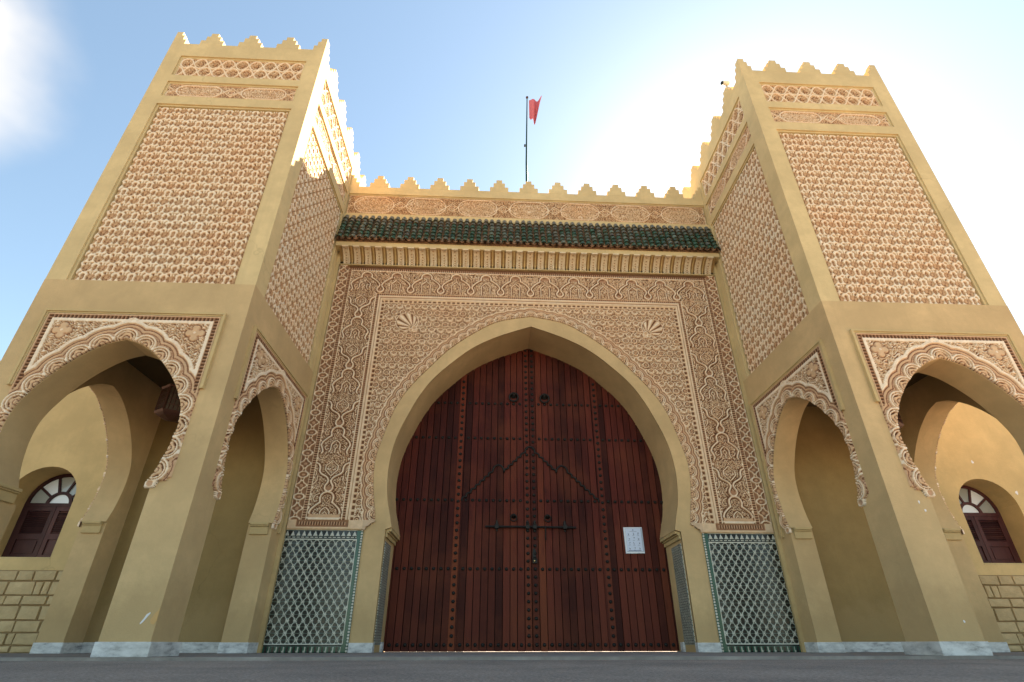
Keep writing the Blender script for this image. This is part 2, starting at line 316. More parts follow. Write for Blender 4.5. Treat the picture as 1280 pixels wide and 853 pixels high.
# ------------------------------------------------------------------ carved relief canvases
class Canvas:
    """height / paint field in a local (u,w) plane, later turned into real relief geometry"""
    def __init__(s, u0, u1, w0, w1, res):
        s.res = res; s.nu = int(round((u1-u0)/res))+1; s.nw = int(round((w1-w0)/res))+1
        s.u = np.linspace(u0, u1, s.nu); s.w = np.linspace(w0, w1, s.nw)
        s.U, s.Wd = np.meshgrid(s.u, s.w)
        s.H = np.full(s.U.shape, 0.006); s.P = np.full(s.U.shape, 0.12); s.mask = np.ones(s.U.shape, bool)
    def ridge(s, d, hw, h, p, where=None, flat=0.55):
        """raise a rounded ridge where |d|<hw"""
        d = np.abs(d); t = np.clip((1-d/hw)/(1-flat), 0, 1)
        ok = d < hw
        if where is not None: ok &= where
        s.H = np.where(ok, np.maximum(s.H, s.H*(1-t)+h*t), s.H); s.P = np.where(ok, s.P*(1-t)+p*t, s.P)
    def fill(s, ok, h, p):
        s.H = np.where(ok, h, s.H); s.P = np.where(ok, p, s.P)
    def stroke(s, pts, hw, h, p, per=None, axis='w', where=None, offs=(0,)):
        """stroke a polyline; per repeats it along an axis; several offsets"""
        D = np.full(s.U.shape, 9.0)
        for of in offs:
            if per:
                if axis == 'w': uu, ww = s.U, (s.Wd-of+per/2) % per - per/2
                else: uu, ww = (s.U-of+per/2) % per - per/2, s.Wd
            else: uu, ww = s.U, s.Wd
            for (a, b), (c, d) in zip(pts[:-1], pts[1:]):
                dx, dz = c-a, d-b; L2 = dx*dx+dz*dz+1e-12
                t = np.clip(((uu-a)*dx+(ww-b)*dz)/L2, 0, 1)
                D = np.minimum(D, (uu-a-t*dx)**2+(ww-b-t*dz)**2)
        D = np.sqrt(D); hal = (D < hw*1.9) & (s.H < 0.030)
        if where is not None: hal &= where
        s.fill(hal, 0.006, 0.16)
        s.ridge(D, hw, h, p, where)
    def filler(s, where, k=0.085, ph=0.0, lo=0.35, hi=0.95, h=0.024, cx=0.0):
        """small curling leaf work"""
        u = np.abs(s.U-cx)*2*np.pi/k; w = s.Wd*2*np.pi/k
        a = u+1.5*np.sin(0.55*w+ph)+0.8*np.sin(1.3*u-ph); b = w+1.5*np.sin(0.55*u+1.1+ph)+0.7*np.sin(0.9*w+0.6*u)
        g = np.sin(a)*np.sin(b)
        t = np.clip((0.31-np.abs(np.abs(g)-0.45))/0.14, 0, 1)
        s.H = np.where(where, 0.004+t*(h-0.004), s.H); s.P = np.where(where, 0.05+lo*0.2+(hi-0.05)*t, s.P)
    def pathcoords(s, path, mirror_c=0.0):
        """arc length and outward distance to a (half) path given bottom->apex; the other half by |u-c|"""
        P = np.array(path); seg = np.diff(P, axis=0); L = np.hypot(seg[:, 0], seg[:, 1]); cs = np.concatenate([[0], np.cumsum(L)])
        n = int(cs[-1]/0.012); q = np.linspace(0, cs[-1], n)
        X = np.interp(q, cs, P[:, 0]); Z = np.interp(q, cs, P[:, 1])
        uu = np.abs(s.U-mirror_c).ravel(); ww = s.Wd.ravel(); best = np.full(uu.shape, 9e9); bi = np.zeros(uu.shape, int)
        for i in range(0, n, 1):
            d = (uu-X[i])**2+(ww-Z[i])**2; m = d < best
            best[m] = d[m]; bi[m] = i
        tx = np.gradient(X); tz = np.gradient(Z); ln = np.hypot(tx, tz)+1e-9
        nx, nz = tz/ln, -tx/ln                      # outward = away from the opening
        sd = (uu-X[bi])*nx[bi]+(ww-Z[bi])*nz[bi]
        d = np.sqrt(best)*np.sign(sd+1e-9)
        return q[bi].reshape(s.U.shape), d.reshape(s.U.shape), cs[-1]
    def mesh(s, name, mirror=False, stagger=None):
        H, P, K = s.H, s.P, s.mask; U, Wd = s.U, s.Wd
        if mirror:
            H = np.concatenate([H[:, :0:-1], H], 1); P = np.concatenate([P[:, :0:-1], P], 1); K = np.concatenate([K[:, :0:-1], K], 1)
            U = np.concatenate([-U[:, :0:-1], U], 1); Wd = np.concatenate([Wd[:, :0:-1], Wd], 1)
        # let the rim drop to the wall
        E = K.copy(); E[1:, :] &= K[:-1, :]; E[:-1, :] &= K[1:, :]; E[:, 1:] &= K[:, :-1]; E[:, :-1] &= K[:, 1:]
        E[0, :] = E[-1, :] = False; E[:, 0] = E[:, -1] = False
        H = np.where(E, H, -0.004)
        idx = -np.ones(H.shape, int)
        q = K[:-1, :-1] & K[1:, :-1] & K[:-1, 1:] & K[1:, 1:]
        use = np.zeros(H.shape, bool); use[:-1, :-1] |= q; use[1:, :-1] |= q; use[:-1, 1:] |= q; use[1:, 1:] |= q
        idx[use] = np.arange(use.sum())
        co = np.stack([U[use], -H[use], Wd[use]], 1).astype(np.float32)
        a = idx[:-1, :-1][q]; b = idx[:-1, 1:][q]; c = idx[1:, 1:][q]; d = idx[1:, :-1][q]
        F = np.stack([a, b, c, d], 1).astype(np.int32)
        me = bpy.data.meshes.new(name); me.vertices.add(len(co)); me.vertices.foreach_set('co', co.ravel())
        me.loops.add(F.size); me.loops.foreach_set('vertex_index', F.ravel())
        me.polygons.add(len(F)); me.polygons.foreach_set('loop_start', np.arange(0, F.size, 4, dtype=np.int32))
        me.update(calc_edges=True)
        at = me.attributes.new('paint', 'FLOAT', 'POINT'); at.data.foreach_set('value', np.clip(P[use], 0, 1).astype(np.float32).ravel())
        me.polygons.foreach_set('use_smooth', [True]*len(F)); me.update()
        return me

def fringe(cv, sarc, d, L, p, k, where, off=0.0):
    """row of lobes along the arch edge: k scales radii (1 = pitch .27)"""
    n = max(1, round((L+p/2)/p)); p = L/(n-0.5)     # a lobe centred on the crown
    t = ((L-sarc)+p/2) % p - p/2
    r = np.hypot(t, d-off)
    reg = where & (d > -0.01) & (r < 0.255*k)
    cv.fill(reg, 0.016, 0.55)
    # the wavy mouldings outside the lobes
    rr = np.hypot(t*0.86, d-off)
    for R0, hw, h, pp in ((0.245, .013, .034, 1.0), (0.215, .008, .012, 0.15), (0.192, .012, .024, 0.66), (0.168, .007, .012, 0.15)):
        cv.ridge(rr-R0*k, max(hw*k, .0065), h, pp, where & (d > 0))
    cv.fill(where & (r < 0.152*k) & (d > -0.01), 0.006, 0.06)
    cv.ridge(r-0.134*k, max(0.0165*k, .0125), 0.040, 1.0, where)
    cv.ridge(r-0.100*k, max(0.0125*k, .0105), 0.036, 1.0, where)
    cv.fill(where & (r < 0.086*k) & (d > -0.01), 0.006, 0.08)
    th = np.arctan2(t, d); ro = np.cos(5*th)
    cv.fill(where & (r < (0.074+0.008*ro)*k), 0.028, 0.70)
    cv.fill(where & (np.abs(r-0.035*k) < 0.007*k), 0.015, 0.2)
    return rr

def rope(cv, where, coord, k=0.05):
    g = np.sin(coord*2*np.pi/k)
    cv.H = np.where(where, 0.016+0.008*g, cv.H); cv.P = np.where(where, 0.30+0.28*g, cv.P)

# --- facade panel (half, then mirrored)
RES = 0.0092
cv = Canvas(0, 3.93, 1.755, 7.19, RES)
u, w = cv.U, cv.Wd
sarc, d, L = cv.pathcoords(G_OUT[2:])
inside = (d < 0.0) & (w > 1.90)
cv.mask = ~inside & ~((w <= 1.90) & (u < 2.60+ (w < 1.83)*0.12 ))
field = (u < 2.90) & (w < 6.26)
# rosettes of the spandrel field
px, pz = 0.168, 0.137
ru = (u/px); rw = (w/pz); row = np.floor(rw+0.5)
uu = ((u-(row % 2)*px/2)+px/2) % px - px/2; ww = (w-row*pz)
rad = np.hypot(uu, ww*1.05); th = np.arctan2(ww, uu)
cv.fill(field, 0.007, 0.12)
cv.filler(field, 0.062, 0.4, hi=0.85, h=0.022)
cv.fill(field & (rad < 0.062), 0.006, 0.10)
cv.ridge(rad-0.053, 0.0110, 0.034, 0.98, field)
cv.fill(field & (rad < 0.030+0.005*np.cos(6*th)), 0.026, 0.60); cv.fill(field & (rad < 0.009), 0.012, 0.15)
# undulating ribbons between rosette rows, doubled every second row
zz = w-(np.floor(w/(2*pz))+0.5)*2*pz
cv.ridge(zz-0.036*np.cos(2*np.pi*u/px), 0.0100, 0.036, 1.0, field)
# frame bands follow whichever of top or side is nearer
sidec = u-2.90; topc = w-6.26
c = np.maximum(sidec, topc*1.0)     # distance outwards from the field
frame = ~field
lowreg = w < 1.93
along = np.where(sidec > topc, w, u)
# widths differ a little between side and top; remap the top coordinate onto the side one
topm = np.interp(topc, [-5, 0, 0.07, 0.17, 0.225, 0.80, 0.87, 0.93], [-5, 0, 0.07, 0.14, 0.20, 0.76, 0.83, 0.93])
c = np.maximum(sidec, topm)
along = np.where(sidec > topm, w, u)
isside = sidec > topm
cv.fill(frame, 0.008, 0.15)
B = lambda a, b: frame & (c >= a) & (c < b)
dash = np.sin(along*2*np.pi/0.095) > -0.35
cv.fill(B(0, 0.07), 0.020, 0.80); cv.fill(B(0.014, 0.056) & dash, 0.008, 0.16)
cv.fill(B(0.07, 0.14), 0.034, 0.86); cv.fill(B(0.098, 0.108), 0.02, 0.3)
rope(cv, B(0.14, 0.195), along, 0.042)
cv.ridge(c-0.198, 0.010, 0.03, 0.95, frame)
rope(cv, B(0.755, 0.825), along, 0.042)
cv.ridge(c-0.756, 0.010, 0.03, 0.95, frame); cv.ridge(c-0.83, 0.010, 0.03, 0.95, frame & isside)
main = B(0.208, 0.748)
cv.fill(main, 0.006, 0.1)
ms = main & isside; mt = main & ~isside
cv.filler(ms, 0.092, 0.9, hi=0.93, h=0.026, cx=3.385)
cv.filler(mt, 0.092, 0.2, hi=0.93, h=0.026)
# side band motif: drops and lobed arches, period 1.17
vc = 3.382; us = u-vc; PER = 1.17
def arc(cx, cz, r, a0, a1, n=10):
    return [(cx+r*math.cos(math.radians(a0+(a1-a0)*i/n)), cz+r*math.sin(math.radians(a0+(a1-a0)*i/n))) for i in range(n+1)]
def both(pts): return [pts, [(-a, b) for a, b in pts]]
drop = [(0.0, -0.068), (0.04, -0.058), (0.065, -0.02), (0.062, 0.03), (0.03, 0.08), (0.020, 0.115), (0.04, 0.16), (0.075, 0.19), (0.16, 0.235), (0.19, 0.275), (0.19, 0.35), (0.215, 0.40), (0.275, 0.43)]
archl = [(0.0, -0.075), (0.06, -0.09), (0.10, -0.135), (0.108, -0.19), (0.095, -0.25), (0.16, -0.30), (0.22, -0.36), (0.245, -0.42), (0.215, -0.49), (0.20, -0.54), (0.225, -0.60), (0.275, -0.61)]
inner = [(0.0, -0.33), (0.05, -0.37), (0.075, -0.41), (0.075, -0.50), (0.10, -0.55)]
stem = [(0.0, -0.16), (0.0, -0.33)]
for k, (pts, hw, h, p) in enumerate(((drop, .0175, .040, 1.0), (archl, .0175, .040, 1.0), (inner, .0125, .034, 1.0), ([(0.045, -0.20), (0.0, -0.27)], .009, .028, .9), ([(0.12, 0.10), (0.17, 0.16), (0.15, 0.02), (0.11, -0.05)], .009, .028, .85), ([(0.26, 0.05), (0.21, 0.12), (0.21, 0.2)], .0105, .030, .95), ([(0.0, 0.20), (0.05, 0.25), (0.10, 0.30), (0.10, 0.38), (0.05, 0.42), (0.0, 0.47)], .011, .032, 1.0), ([(0.13, -0.10), (0.19, -0.13), (0.22, -0.19), (0.19, -0.24), (0.15, -0.22)], .0105, .030, .95), ([(0.14, -0.42), (0.18, -0.46), (0.15, -0.51), (0.11, -0.48)], .0105, .03, .95), ([(0.0, -0.40), (0.035, -0.44), (0.0, -0.49), (0.0, -0.56)], .0105, .03, .95), ([(0.27, 0.30), (0.235, 0.26), (0.245, 0.20)], .0105, .03, .95))):
    for q in both([(a, b) for a, b in pts]):
        cv.stroke([(vc+a, b) for a, b in q], hw, h, p, per=PER, where=ms, offs=(4.782,))
tdrop = (np.hypot(us, ((w-4.775+PER/2) % PER - PER/2)) < 0.045); cv.fill(ms & tdrop, 0.010, 0.38)
# top band motif, period .606, drops at multiples, arches between
PT = 0.606
ua = (u+PT/2-PT/2) % PT - PT/2      # arch centre at .303
tp = [(0.0, 7.02), (0.05, 7.008), (0.092, 6.97), (0.105, 6.93), (0.098, 6.885), (0.15, 6.85), (0.21, 6.80), (0.26, 6.745), (0.283, 6.70), (0.275, 6.655), (0.243, 6.615), (0.237, 6.565), (0.262, 6.525), (0.303, 6.508)]
tl = [(0.0, 6.82), (0.055, 6.765), (0.09, 6.73), (0.085, 6.62), (0.09, 6.50)]
for pts, hw, h, p in ((tp, .0175, .040, 1.0), (tl, .0125, .034, 1.0), ([(0, 6.93), (0, 6.82)], .009, .03, .9), ([(0.045, 6.96), (0.0, 6.90)], .009, .03, .9), ([(0.303, 6.80), (0.303, 6.90), (0.26, 6.95)], .009, .028, .85)):
    for q in both(pts): cv.stroke(q, hw, h, p, per=PT, axis='u', where=mt, offs=(PT/2,))
# teardrop ground inside
du = (u+PT/2) % PT - PT/2; cv.fill(mt & (np.hypot(du, w-6.565) < 0.042), 0.010, 0.42)
cv.fill(mt & (np.abs((u % PT)-PT/2) < 0.07) & (np.abs(w-6.95) < 0.03), 0.012, 0.4)
cv.fill(mt & (np.abs(du) < 0.07) & (np.abs(w-7.02) < 0.012), 0.004, 0.0)
# chain border
ch = frame & (((c >= 0.835) & isside) | ((sidec > 0.83)))
cv.fill(ch, 0.008, 0.30)
cc = 3.832
cw = (w+0.19) % 0.38 - 0.19
el = np.hypot((u-cc)/0.082, cw/0.052); cv.ridge((el-1)*0.06, 0.0135, 0.036, 1.0, ch)
cw2 = w % 0.38 - 0.19
th2 = np.arctan2(cw2, (u-cc)); r2 = np.hypot((u-cc), cw2*1.05)
cv.ridge(r2-(0.074+0.014*np.cos(4*th2)), 0.0135, 0.034, 1.0, ch)
cv.ridge(np.abs(u-cc)-0.018-0.30*np.abs(np.abs(cw)-0.095), 0.009, 0.03, .95, ch & (np.abs(np.abs(cw)-0.095) < 0.045))
cv.fill(ch & (el < 0.35), 0.016, 0.5); cv.fill(ch & (r2 < 0.028), 0.016, 0.5)
cv.ridge(u-3.925, 0.008, 0.03, .95, frame)
# fringe over everything inside the field
mk = (d > 0) & field & (w > 1.90)
rr = fringe(cv, sarc, d, L, 0.205, 0.76, mk, 0.022)
# plain sill band at the foot and a small cartouche
foot = (w < 1.905); cv.fill(foot, 0.030, 0.80)
cv.fill(foot & (u > 2.98) & (u < 3.80) & (w > 1.80), 0.012, 0.30); rope(cv, foot & (u > 3.02) & (u < 3.77) & (w > 1.82) & (w < 1.88), u, 0.042)
b0 = (w >= 1.905) & (w < 2.0) & (u > 3.13) & (u < 3.63)
cv.fill(b0, 0.020, 0.6); cv.fill(b0 & (w < 1.94), 0.030, 0.98)
# shell palmettes in the upper corners
sx, sz = 2.42, 5.80; pv = (sx-0.13, sz-0.14)
q = np.hypot(u-sx, w-sz); cv.fill((q < 0.225), 0.010, 0.16); 
ang = np.arctan2(w-pv[1], u-pv[0]); rp = np.hypot(u-pv[0], w-pv[1])
lob = np.abs(((ang-math.radians(45)) % math.radians(24))-math.radians(12))/math.radians(12)
petal = (q < 0.195) & (rp > 0.05); cv.H = np.where(petal, 0.016+0.026*(lob**0.5), cv.H); cv.P = np.where(petal, np.where(lob > 0.30, 0.78+0.2*(lob > 0.7), 0.2), cv.P)
cv.ridge(q-0.215, 0.011, 0.034, 1.0, None)
for rx, rz, r_ in ((-0.15, -0.14, .045), (-0.09, -0.19, .035)):
    qq = np.hypot(u-sx-rx, w-sz-rz); cv.fill(qq < r_, 0.026, 0.62); cv.ridge(qq-r_, 0.010, 0.034, 1.0, None)
FACADE_ME = cv.mesh('carved_stucco_facade', mirror=True)

# --- sebka lattice
def sebka(wd, ht, res=0.0125):
    nc = round(wd/0.2165); p = wd/nc; nr = round(ht/0.1685); q = ht/nr
    cv = Canvas(-wd/2, wd/2, 0, ht, res); u = cv.U+wd/2; w = cv.Wd
    cv.fill(np.ones(u.shape, bool), 0.034, 1.0)
    for par in (0, 1):
        row = np.round((w/q-0.5-par)/2)*2+par; ww = w-(row+0.5)*q
        uu = (u-par*p/2+p/2) % p - p/2
        # palmette cell: wide cup with a pointed foot
        zc = ww+0.012
        hwz = np.where(zc > 0, 0.063*np.sqrt(np.clip(1-(zc/0.046)**2, 0, 1)), 0.063*(1-np.clip(-zc/0.074, 0, 1)**2.2))
        e_ = hwz-np.abs(uu)
        b = np.where(e_ > 0.009, 0.5, np.where(e_ > 0, 0.9, 2.0))
        cv.fill(b < 1.0, 0.004, 0.08)
        pet = np.abs(np.sin(np.arctan2(ww+0.085, uu)*4.5))
        cv.fill(b < 0.80, 0.022, 0.56); cv.fill((b < 0.80) & (pet < 0.30), 0.012, 0.28); cv.fill(np.hypot(uu, ww+0.03) < 0.010, 0.010, 0.1)
        # slim oval in between
        u2 = (u-par*p/2) % p - p/2
        e = (np.abs(u2)/0.029)**1.9+(np.abs(ww+0.006)/0.056)**1.9
        cv.fill(e < 1.0, 0.004, 0.08); cv.fill(e < 0.62, 0.020, 0.52); cv.fill((e < 0.62) & (np.abs(u2) < 0.005), 0.012, 0.3)
        # upper corners of the cell: dark piercings, two bright drops between them
        tp_ = (np.abs(uu) < 0.046-0.25*(ww-0.03)) & (ww > 0.02) & (ww < 0.086); cv.fill(tp_ & (b >= 0.8), 0.014, 0.42)
        for s in (-1, 1):
            xx = s*uu-0.047; yy = ww-0.068
            a = xx*0.75+yy*0.66; bb = -xx*0.66+yy*0.75
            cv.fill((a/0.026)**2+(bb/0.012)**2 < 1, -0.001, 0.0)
            cv.fill((s*uu-0.018)**2/0.0130**2+(ww-0.060)**2/0.026**2 < 1, 0.035, 1.0)
    return cv.mesh('sebka_lattice')
LAT_F = sebka(2.16, 3.80); LAT_S = sebka(1.80, 3.80)

def cartouche(wd, ht, n, res=0.0095):
    """band of long ovals and four-point stars"""
    cv = Canvas(-wd/2, wd/2, 0, ht, res); u, w = cv.U, cv.Wd; A = np.ones(u.shape, bool); m = ht/2
    cv.filler(A, 0.075, 0.3, hi=0.8, h=0.020)
    edge = np.minimum(np.minimum(w, ht-w), np.minimum(u+wd/2, wd/2-u)); cv.ridge(edge-0.018, 0.011, 0.03, 0.95, A); cv.fill(edge < 0.01, 0.012, 0.35)
    p = wd/n; hh = m-0.05
    for k in range(n):
        cx = -wd/2+(k+0.5)*p
        e = np.maximum(0, np.abs(u-cx)-(p*0.29-hh*0.6)); r = np.hypot(e, (w-m))
        cv.fill(r < hh-0.02, 0.012, 0.40); 
        cv.filler(r < hh-0.028, 0.088, 1.7+k, lo=1.2, hi=0.78, h=0.026, cx=cx)
        cv.ridge(r-hh, 0.012, 0.034, 1.0, A)
        for s in (-1, 1):
            xc = cx+s*p/2
            cv.ridge(np.abs((w-m))-0.9*np.abs(np.abs(u-xc)-p*0.11)-0.005, 0.011, 0.034, 1.0, (np.abs(u-xc) < p*0.25))
            q = np.hypot(u-xc, w-m); cv.fill(q < 0.05, 0.010, 0.2); cv.ridge(q-0.05, 0.010, 0.032, .95, A); cv.fill(q < 0.028, 0.024, 0.5)
    return cv.mesh('cartouche_band')
def interlace(wd, ht, res=0.0095):
    cv = Canvas(-wd/2, wd/2, 0, ht, res); u, w = cv.U, cv.Wd; A = np.ones(u.shape, bool)
    cv.filler(A, 0.07, 0.8, hi=0.85, h=0.020)
    n = round(wd/0.235); p = wd/n; q = (ht-0.06)/2
    for par in (0, 1):
        uu = (u-par*p/2) % p - p/2; ww = w-0.03-q*(par+0.5)
        r = (np.abs(uu)/(p*0.46))**1.6+(np.abs(ww)/(q*0.56))**1.6
        cv.ridge((r-1)*0.05, 0.0125, 0.034, 1.0, np.abs(ww) < q*0.6)
        k = np.hypot(uu, ww); cv.fill(k < 0.042, 0.006, 0.08); cv.fill(k < 0.031, 0.026, 0.60); cv.fill(k < 0.012, 0.01, 0.2)
    edge = np.minimum(np.minimum(w, ht-w), np.minimum(u+wd/2, wd/2-u)); cv.ridge(edge-0.016, 0.010, 0.03, 0.95, A)
    return cv.mesh('interlaced_band')
BAND_HI_F = interlace(2.22, 0.56); BAND_HI_S = interlace(1.86, 0.56)
BAND_LO_F = cartouche(2.22, 0.39, 2); BAND_LO_S = cartouche(1.86, 0.39, 2); FRIEZE = cartouche(7.96, 0.58, 7)

# --- spandrel panels over the portico arches
def spandrel(up, hw, ztop, res=0.0092, k=0.98):
    cv = Canvas(0, hw, 1.66, ztop, res); u, w = cv.U, cv.Wd
    s_, d, L = cv.pathcoords(up)
    cv.mask = (d >= 0.0) & ~((w < 1.80) & (u > hw-0.03-0.3*(1.80-w)))
    low = w < up[0][1]
    cv.mask = np.where(low, (u > up[0][0]-0.012) & (u < up[0][0]+0.13-(up[0][1]-w)*0.4) & (w > 1.68), cv.mask)
    A = d >= 0
    cv.filler(A, 0.125, 0.5, hi=1.0, lo=0.7, h=0.030)
    cv.P = np.where(A, cv.P*0.92+0.06, cv.P)
    rr = fringe(cv, s_, d, L, 0.27, k, A, 0.012)
    cv.ridge(rr-0.268*k, 0.016, 0.032, 1.0, A & (w > 2.4))
    # corner flower
    fx, fz = hw-0.27, ztop-0.27; q = np.hypot(u-fx, w-fz); th = np.arctan2(w-fz, u-fx)
    fl = 0.075+0.045*np.abs(np.cos(2*th)); cv.fill(q < fl+0.02, 0.008, 0.25); cv.fill(q < fl, 0.028, 0.70); cv.fill((np.abs(np.hypot(np.abs(u-fx)-0.055, np.abs(w-fz)-0.055)) < 0.018), 0.014, 0.42); cv.fill(q < 0.018, 0.034, 0.95)
    # frame
    c = np.maximum(u-(hw-0.12), w-(ztop-0.12)); fr = A & (rr > 0.26*k) & (w > 2.3)
    al = np.where(u-(hw-0.12) > w-(ztop-0.12), w, u)
    cv.fill(fr & (c > 0), 0.026, 1.0); 
    f2 = A & (w > 2.1) & (rr > 0.2*k)
    rope(cv, f2 & (c > 0.045), al, 0.05); cv.P = np.where(f2 & (c > 0.045), cv.P*0.7, cv.P); cv.ridge(c-0.108, 0.012, 0.026, 0.7, f2)
    # little knot at the crown
    kx = np.hypot(u/1.5, w-(ztop-0.10)); cv.ridge(kx-0.035, 0.012, 0.036, 1.0, A)
    # curled tail
    t = low & cv.mask; cv.fill(t, 0.03, 0.98); cv.fill(t & (np.hypot(u-up[0][0]-0.045, w-1.735) < 0.035), 0.02, 0.5)
    return cv.mesh('carved_spandrel', mirror=True)
SP_F = spandrel(T_UP, 1.10, 4.03); SP_S = spandrel(S_UP, 0.97, 4.03, k=0.90)

# --- zellij dados
def zellij(wd, ht, p=0.116, q=0.170, res=0.0062, side=1, borders=True):
    cv = Canvas(0, wd, 0, ht, res); u, w = cv.U, cv.Wd; A = np.ones(u.shape, bool)
    cv.fill(A, 0.006, 0.0)
    f = A
    ph = w*2*np.pi/q
    for par in (0, 1):
        uu = (u-par*p/2+p/2) % p - p/2; ww = (w-par*q/2+q/2) % q - q/2
        inn = (par == 0) | True
        r = np.abs(uu)/(p*0.5)+np.abs(ww)/(q*0.5)
        pass
    # vertical ogee ribbons in white
    rib = np.minimum(np.abs(((u-p/4-p*0.185*np.cos(ph)+p/2) % p)-p/2), np.abs(((u+p/4+p*0.185*np.cos(ph)+p/2) % p)-p/2))
    cv.fill(rib < 0.0085, 0.008, 0.92)
    for par in (0, 1):
        uu = (u-par*p/2+p/2) % p - p/2; ww = (w-q/2*par) % q - q/2
        r = np.maximum(np.abs(uu), np.abs(ww)*0.8)+0.35*np.minimum(np.abs(uu), np.abs(ww)*0.8)
        cv.fill((np.abs(r-0.025) < 0.0042), 0.008, 0.84)
        cv.fill((np.abs(ww) < 0.0030) & (np.abs(uu) > 0.026) & (np.abs(uu) < p*0.5), 0.008, 0.8)
    if borders:
        t = w > ht-0.155
        cv.fill(t, 0.006, 0.0); cv.fill(w > ht-0.012, 0.010, 1.0)
        tr = t & (w > ht-0.098) & (w < ht-0.014); x = np.abs((u % 0.087)-0.0435); cv.fill(tr & (x < 0.036*(1-(w-(ht-0.098))/0.088)), 0.009, 0.95)
        cv.fill((np.abs(w-(ht-0.118)) < 0.008) & (np.sin(u*2*np.pi/0.07) > -0.6), 0.009, 0.9)
        cv.fill((np.abs(w-(ht-0.148)) < 0.008), 0.009, 1.0)
        cv.fill(w < 0.12, 0.006, 0.0); cv.fill(np.abs(w-0.112) < 0.008, 0.009, 1.0)
        cv.fill(w < 0.085, 0.007, 0.45); cv.fill((w < 0.078) & ((u % 0.1) < 0.018+0.012*(w < 0.03)), 0.009, 0.85); cv.fill((w < 0.078) & (np.abs((u % 0.1)-0.06) < 0.018), 0.007, 0.2)
        e = u        # inner vertical border: white line, green band, pearl row
        cv.fill(e < 0.095, 0.006, 0.48); cv.fill((np.abs(e-0.092) < 0.007) & (w < ht-0.14) & (w > 0.11), 0.009, 1.0)
        cv.fill(e < 0.035, 0.006, 0.40); cv.fill(np.hypot((e-0.018), (w % 0.042)-0.021) < 0.0165, 0.010, 1.0)
    return cv.mesh('zellij_mosaic')
ZE_D = zellij(1.205, 1.75); ZE_J = zellij(0.44, 1.50, p=0.075, q=0.075, borders=False)

# ================================================================== THE SETTING
def sheet(name, x0, x1, y0, y1, z, m, hole=None):
    mb = MB(); mb.add([(x0, y0, z), (x1, y0, z), (x1, y1, z), (x0, y1, z)], [(0, 1, 2, 3)])
    o = link_mesh(name, mb.mesh(name, False), m); o['kind'] = 'structure'; return o
sheet('ground', -900, 900, -900, 900, -0.03, M_AS)
# road of asphalt in front, unseen sandy ground added either side to bounce sunlight
sheet('unseen_sandy_ground', -900, 900, -900, -9.2, -0.024, M_SA); sheet('unseen_sandy_ground', -900, 900, 1.6, 900, -0.024, M_SA)
mb = MB(); mb.box(-16, 16, -2.42, 1.6, -0.5, 0.0)
o = mb.obj('pavement', M_PA); o['kind'] = 'structure'

# ================================================================== merlons
MW = [0.208, 0.130, 0.066]; MHs = [0.0, 0.140, 0.270, 0.37]
def merlon_me(t=0.22):
    poly = []
    for i, hwid in enumerate(MW): poly += [(hwid, MHs[i]), (hwid, MHs[i+1])]
    poly = poly + [(-a, b) for a, b in reversed(poly)]
    mb = MB(); mb.prism(poly, 0, t)
    me = mb.mesh('merlon')
    bm = bmesh.new(); bm.from_mesh(me); bmesh.ops.bevel(bm, geom=[e for e in bm.edges if e.calc_face_angle(0) > 0.5], offset=0.004, segments=1, affect='EDGES', clamp_overlap=True); bm.to_mesh(me); bm.free()
    me.materials.append(M_UP); return me
MERLON = merlon_me()
def corner_me(sx, sy):
    mb = MB()
    for i, hwid in enumerate(MW):
        h = (0.22, 0.16, 0.11)[i]
        x0, x1 = sorted((0, sx*h)); y0, y1 = sorted((0, sy*h)); mb.box(x0, x1, y0, y1, MHs[i]+(0.0 if i else 0), MHs[i+1])
    me = mb.mesh('corner_merlon'); me.materials.append(M_UP); return me

# ================================================================== TOWER
T = 2.376; HM = 4.60; HB = 10.25
def upper_skin():
    mb = MB()
    # core and parapet
    mb.box(-1.34, 1.34, -T+0.06, 1.14, HM+0.002, 9.95)
    def face(a0, a1, p0, p1, put):
        # stiles and rails of one face; put(a0,a1,z0,z1,depth0,depth1)
        put(a0, p0, HM, HB, 0, .06); put(p1, a1, HM, HB, 0, .06)
        for z0, z1 in ((8.47, 8.68), (9.10, 9.28), (9.87, HB)): put(p0, p1, z0, z1, 0, .06)
        # inner step of each frame
        e = 0.035
        for z0, z1 in ((HM, 8.47), (8.68, 9.10), (9.28, 9.87)):
            put(p0, p0+e, z0, z1, .022, .06); put(p1-e, p1, z0, z1, .022, .06); put(p0+e, p1-e, z1-e, z1, .022, .06)
            if z0 > HM: put(p0+e, p1-e, z0, z0+e*0.5, .03, .06)
    face(-1.40, 1.40, -1.13, 1.13, lambda a, b, z0, z1, d0, d1: mb.box(a, b, -T+d0, -T+d1, z0, z1))
    for s in (-1, 1):
        def put(a, b, z0, z1, d0, d1, s=s):
            x0, x1 = sorted((s*(1.40-d0), s*(1.40-d1))); mb.box(x0, x1, a, b, z0, z1)
        face(-T+.06, 1.20, -2.10, -0.20, put)
    mb.box(-1.34, 1.34, 1.14, 1.20, HM, HB)
    # parapet inner faces
    for (x0, x1, y0, y1) in ((-1.34, 1.34, -T+.06, -T+.22), (-1.34, -1.18, -T+.22, 1.14), (1.18, 1.34, -T+.22, 1.14), (-1.18, 1.18, 1.0, 1.14)):
        mb.box(x0, x1, y0, y1, 9.95, HB)
    return mb
tower = thing('gate_tower', 'square tan tower left of the gate, its inner side sunlit near the top', 'tower', (-5.4, 0, 0), 'twin gate towers')
upper_skin().obj('upper_wall', M_UP, tower)
mb = MB()
portal(mb, T_IN, -1.40, 1.40, HM, -T-.004, -T+0.36)
mb.obj('arched_front_wall', M_LO, tower)
